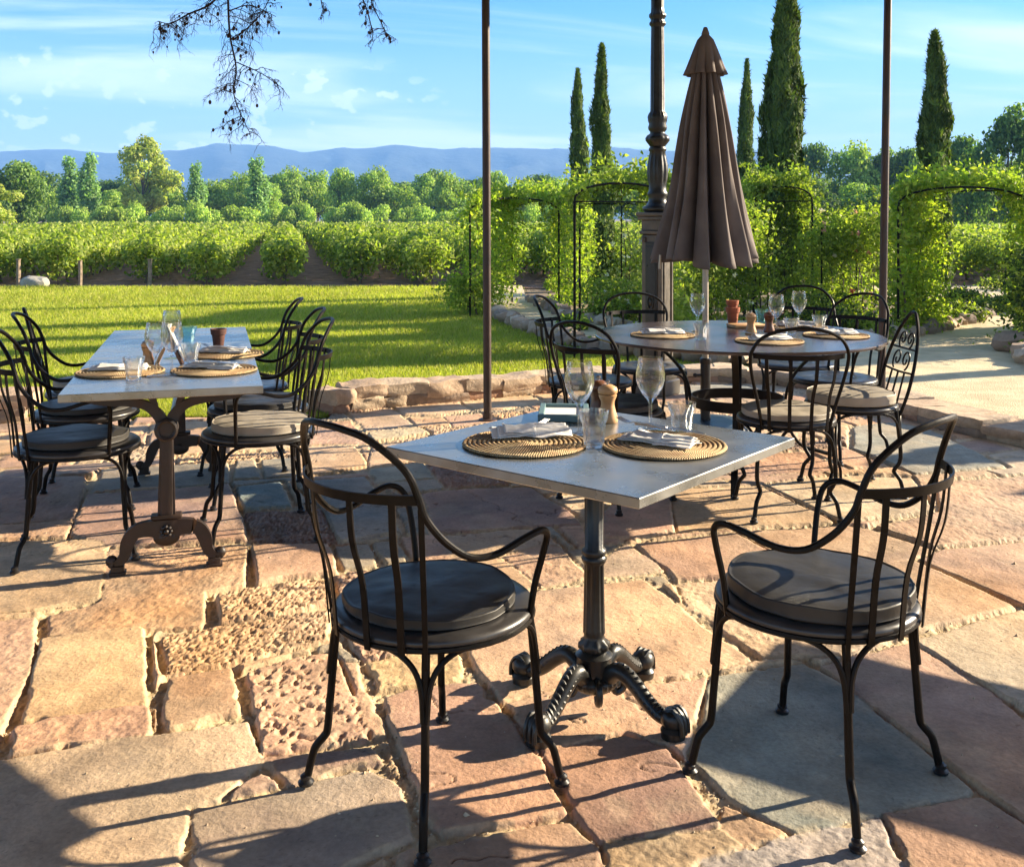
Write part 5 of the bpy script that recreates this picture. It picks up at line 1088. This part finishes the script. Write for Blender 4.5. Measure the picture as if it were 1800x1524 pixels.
# ================================================================== TABLEWARE
ZT = .7405
def placemat(x, y, label, group=None, r0=.172, z=ZT, seed=0):
    b = MB(); prof = [(.001, .006)]; n = 13
    for i in range(n):
        a = r0 * (i + .5) / n; prof += [(a - r0 / n * .42, .0052), (a - r0 / n * .2, .0088), (a + r0 / n * .2, .0088), (a + r0 / n * .42, .0052)]
    prof += [(r0, .004), (r0 - .004, .0005), (.001, .0005)]
    b.lathe(prof, 96, fn=lambda r_, z_, w: r_ * (1 + .006 * math.sin(w * 46) * (r_ > r0 * .9) + .006 * math.sin(w * 3 + seed)), caps=False); o = b.build('woven_placemat', M['wicker'], sharp=80); o.location = (x, y, z); o.rotation_euler = (0, 0, seed * 1.3)
    return tag(o, label, 'placemat', group)
def wineglass(x, y, label, group=None, z=ZT, h=.212):
    k = h / .212; out = [(.036, .0), (.037, .002), (.030, .004), (.012, .007), (.0048, .014), (.0042, .05), (.0045, .078), (.010, .088), (.024, .104), (.036, .125), (.0425, .148), (.0425, .165), (.0385, .190), (.0345, .212)]
    inn = [(.0335, .212), (.0372, .190), (.0412, .165), (.0412, .148), (.0345, .126), (.022, .107), (.008, .094), (.0005, .0915)]
    b = MB(); b.lathe([(.0005, 0)] + [(r_ * k, q * k) for r_, q in out + inn], 40, caps=False); o = b.build('wine_glass', M['glass'], sharp=80); o.location = (x, y, z + .0006); return tag(o, label, 'wine glass', group)
def tumbler(x, y, label, group=None, z=ZT, h=.088, m='tumblerglass'):
    def fl(r_, z_, w): return r_ * (1 - (.05 * abs(math.sin(4.5 * w)) if z_ < h * .70 and r_ > .026 and z_ > .004 else 0))
    out = [(.0005, 0), (.026, 0), (.028, .003), (.030, h * .3), (.0335, h * .66), (.0385, h * .78), (.0415, h)]; inn = [(.0398, h), (.0368, h * .78), (.0305, h * .62), (.027, h * .3), (.024, .013), (.0005, .012)]
    b = MB(); b.lathe(out + inn, 72, fn=fl, caps=False); o = b.build('tumbler', M[m], sharp=60); o.location = (x, y, z + .0006); return tag(o, label, 'glass', group)
def mill(x, y, label, m, h=.105, group=None):
    k = h / .105; root = thing('pepper_mill', label, 'pepper mill', (x, y, ZT), 0, group)
    MB().lathe([(.0005, 0), (.0255, 0), (.027, .003), (.0268, .012), (.021, .030), (.0175, .045), (.018, .055), (.0235, .068), (.0242, .072), (.022, .0735), (.0005, .0735)], 28, (0, 0, 0)).build('body', M[m], root, sharp=60)
    MB().lathe([(.0005, .0745), (.022, .0745), (.0255, .077), (.0262, .084), (.024, .091), (.012, .098), (.0005, .099)], 28).build('head', M[m], root, sharp=60); hd = root.children[-1]
    hd = [c for c in root.children if c.name.startswith('head')][0]
    MB().lathe([(.0005, .098), (.003, .0985), (.0028, .102), (.006, .104), (.0062, .108), (.003, .111), (.0005, .1112)], 12).build('knob', M['steel'], hd)
    root.scale = (k, k, k); return root
def fork(loc, rz, tilt, label, group=None):
    b = MB(); b.strip(sm([(-.095, 0, .003), (-.05, 0, .005), (.0, 0, .008), (.035, 0, .006), (.055, 0, .003), (.066, 0, .003)], 5), [.010, .009, .006, .0045, .012, .022], .0022, (0, 1, 0))
    for k in range(4): b.strip(sm([(.064, -.0085 + k * .0057, .003), (.085, -.0088 + k * .0059, .006), (.105, -.0085 + k * .0057, .012)], 3), [.0040, .0018], .0018, (0, 1, 0))
    o = b.build('fork', M['steel']); o.location = loc; o.rotation_euler = (0, tilt, rz); return tag(o, label, 'fork', group)
def knife(loc, rz, label, group=None):
    b = MB(); b.strip(sm([(-.11, 0, .003), (-.06, 0, .004), (-.01, 0, .004)], 4), [.012, .013, .009], .006, (0, 1, 0)); b.strip(sm([(-.01, 0, .004), (.03, .001, .004), (.08, .002, .003), (.108, -.002, .003)], 4), [.010, .017, .017, .004], .0016, (0, 1, 0))
    o = b.build('knife', M['steel']); o.location = loc; o.rotation_euler = (0, 0, rz); return tag(o, label, 'knife', group)
def napkin(loc, rz, label, L2=.20, w=.075, seed=1, puff=1.0, group=None):
    """soft folded paper napkin: three overlapping folded layers with creases and a lifted corner"""
    root = thing('napkin', label, 'napkin', loc, rz, group); r = np.random.default_rng(seed); n, m_ = 34, 16
    for lay in range(3):
        u, v = np.meshgrid(np.linspace(-.5, .5, n), np.linspace(-.5, .5, m_)); wl = w * (1 - .12 * lay) * (1.15 - .5 * (u + .5) * (.6 + .3 * lay)); x = u * L2 * (1 - .10 * lay) + .006 * lay; y = v * wl + .008 * (lay - 1) * np.sign(u)
        z = .004 + .0055 * lay + puff * (.012 * np.exp(-((v) / .28) ** 2) + .010 * (fbm(u * 3 + lay, v * 3, 2.2, 3, seed + lay) - .3)) * (1 - .5 * np.abs(u)); z += puff * .030 * np.clip(-u - .30, 0, 1) * np.clip(v + .3, 0, 1) * (2 if lay == 2 else 1)
        z -= .006 * np.clip(np.abs(v) - .40, 0, 1) * 10 * .1; z = np.maximum(z, .0015 + .001 * lay)
        V = np.stack([x, y, z], -1).reshape(-1, 3); ii = np.arange(n * m_).reshape(m_, n); F = np.stack([ii[:-1, :-1], ii[:-1, 1:], ii[1:, 1:], ii[1:, :-1]], -1).reshape(-1, 4)
        o = npmesh('fold', V, F, M['napkin'], root, smooth=True); o.modifiers.new('s', 'SOLIDIFY').thickness = .0012
    return root
# --- square table
placemat(.035, 2.815, 'round straw placemat on the left of the square table', seed=1); placemat(.412, 2.79, 'round straw placemat on the right of the square table', seed=2)
zz = ZT + .0095
napkin((.052, 2.885, zz), R(8), 'crumpled white napkin on the left placemat of the square table', .225, .085, 3, 1.5)
fork((.036, 2.925, zz + .012), R(50), .0, 'fork sticking out behind the napkin on the left placemat of the square table')
napkin((.405, 2.80, zz), R(-33), 'folded white napkin under the cutlery on the right placemat of the square table', .215, .10, 5, .7)
fork((.368, 2.838, zz + .036), R(128), .02, 'fork lying on the right placemat of the square table'); knife((.432, 2.800, zz + .034), R(-39), 'knife beside the fork on the right placemat of the square table')
wineglass(.193, 2.93, 'wine glass beside the menu frame on the square table'); wineglass(.407, 3.01, 'wine glass behind the right placemat of the square table')
tumbler(.222, 2.785, 'ribbed tumbler between the two placemats of the square table', h=.098); tumbler(.490, 2.955, 'ribbed tumbler at the back right of the square table', h=.09)
mill(.292, 3.125, 'light wooden pepper mill on the square table', 'wood', .122); mill(.268, 3.175, 'dark wooden pepper mill behind the light one on the square table', 'darkwood', .128)
def menu_holder():
    root = thing('menu_holder', 'flat teal framed menu with a white card on the square table', 'menu frame', (.163, 3.22, ZT), R(-4)); b = MB(); w, d = .155, .205
    for s in (-1, 1): b.box((s * (w / 2 - .009), 0, .011), (.018, d, .022), None, .002); b.box((0, s * (d / 2 - .009), .011), (w - .036, .018, .021), None, .002)
    b.build('frame', M['teal'], root); MB().box((0, 0, .007), (w - .036, d - .036, .010)).build('card', M['card'], root)
menu_holder()
# --- long table
def tz(px, py, z=ZT): p = at(px, py, z); return p.x, p.y
for k, (px, py, lb) in enumerate(((212, 655, 'round straw placemat at the near left of the long table'), (376, 652, 'round straw placemat at the near right of the long table'), (396, 624, 'round straw placemat behind the near right one on the long table'))):
    x, y = tz(px, py); placemat(x, y, lb, seed=3 + k)
    napkin((x - .01, y + .02, ZT + .0095), R((4, -14, -10)[k]), ['pale napkin on the near left placemat of the long table', 'napkin with cutlery on the near right placemat of the long table', 'napkin with cutlery on the second right placemat of the long table'][k], .23, .085, 11 + k, .8)
    if k: fork((x - .03, y + .03, ZT + .030), R(170 - 8 * k), 0, ['', 'fork on the near right napkin of the long table', 'fork on the second right napkin of the long table'][k]); knife((x + .02, y - .005, ZT + .030), R(-12), ['', 'knife on the near right napkin of the long table', 'knife on the second right napkin of the long table'][k])
for px, py, lb in ((302, 660, 'nearest wine glass on the long table'), (274, 662, 'left wine glass on the long table in front of the pepper mill')): wineglass(*tz(px, py), lb)
wineglass(-1.515, 4.56, 'farthest wine glass on the long table behind the menu stand')
tumbler(*tz(235, 668), 'tumbler on the long table at the left placemat'); tumbler(*tz(336, 639), 'tumbler on the long table right of the wooden menu stand'); tumbler(*tz(331, 606), 'pale teal tumbler on the long table', m='tealglass')
x, y = tz(259, 641); mill(x, y, 'squat light wooden pepper mill on the long table', 'wood', .105); mill(x - .03, y + .09, 'dark pepper mill behind the light one on the long table', 'darkwood', .10)
def menu_stand():
    x, y = tz(298, 640); root = thing('menu_stand', 'small crossed wooden stand holding pale cards on the long table', 'menu stand', (x, y, ZT), R(12))
    for s in (-1, 1): MB().box((s * -.018, s * .006, .078), (.012, .055, .175), Matrix.Rotation(R(24 * s), 3, 'Y'), .002).build('board', M['darkwood' if s < 0 else 'wood'], root); MB().box((s * -.026, s * .006 - .002, .098), (.004, .060, .155), Matrix.Rotation(R(24 * s), 3, 'Y')).build('card', M['napkin'], root)
menu_stand()
def pot(loc, label, k=1.0, group=None):
    o = MB().lathe([(.0005, 0), (.022, 0), (.0235, .002), (.031, .062), (.036, .064), (.039, .090), (.034, .091), (.031, .066), (.021, .010), (.0005, .009)], 32, caps=False).build('terracotta_pot', M['terra'], sharp=40); o.location = loc; o.scale = (k, k, k); return tag(o, label, 'flower pot', group)
x, y = tz(384, 611); pd = pot((x, y, ZT), 'small dark terracotta pot on the long table'); pd.data.materials[0] = noisy(mat('dark_terracotta', (.1, .04, .03), .8), (.055, .022, .018), (.11, .042, .03), 20, 4)
# --- round table
for k, (x, y, lb) in enumerate(((.80, 5.44, 'left'), (1.297, 5.17, 'near'), (1.715, 5.42, 'right'), (1.62, 5.83, 'far right'))):
    placemat(x, y, 'round straw placemat at the %s of the round table' % lb, seed=7 + k)
    napkin((x, y + .01, ZT + .0095), R((5, 12, 8, -6)[k]), 'napkin with cutlery on the %s placemat of the round table' % lb, .23, .085, 21 + k, .9)
    fork((x - .02, y + .035, ZT + .032), R((20, 150, 160, 170)[k]), 0, 'fork on the napkin at the %s of the round table' % lb); knife((x + .03, y, ZT + .030), R(-10), 'knife on the napkin at the %s of the round table' % lb)
wineglass(1.02, 5.63, 'wine glass at the left on the round table'); wineglass(1.426, 5.52, 'wine glass beside the right pepper mill on the round table'); wineglass(1.62, 5.72 + .06, 'wine glass at the back right of the round table')
tumbler(.967, 5.24, 'tumbler beside the left placemat of the round table'); tumbler(1.50, 5.50, 'tumbler in front of the wine glasses on the round table'); tumbler(1.47, 6.02, 'pale teal tumbler at the back of the round table', m='tealglass'); tumbler(1.70, 5.66, 'tumbler at the right back placemat of the round table')
mill(1.29, 5.53, 'left wooden pepper mill on the round table', 'wood', .118); mill(1.406, 5.60, 'right wooden pepper mill on the round table, redder than the left one', 'darkwood', .118)
bd = MB().box((0, 0, .009), (.20, .13, .018), None, .004).build('wooden_board', M['wood']); bd.location = (1.345, 5.86, ZT); bd.rotation_euler = (0, 0, .2); tag(bd, 'small wooden board on the round table behind the pepper mills', 'board')
pot((1.30, 6.03, ZT), 'lower one of the two stacked terracotta pots on the round table', 1.1); pot((1.298, 6.032, ZT + .052), 'upper one of the two stacked terracotta pots on the round table', .98)
# --- unseen table added beyond the right of the view to cast the foreground shade
square_table('unseen square zinc topped table added for its shadow outside the right edge of the photo', (2.72, 3.36, 0), R(12))
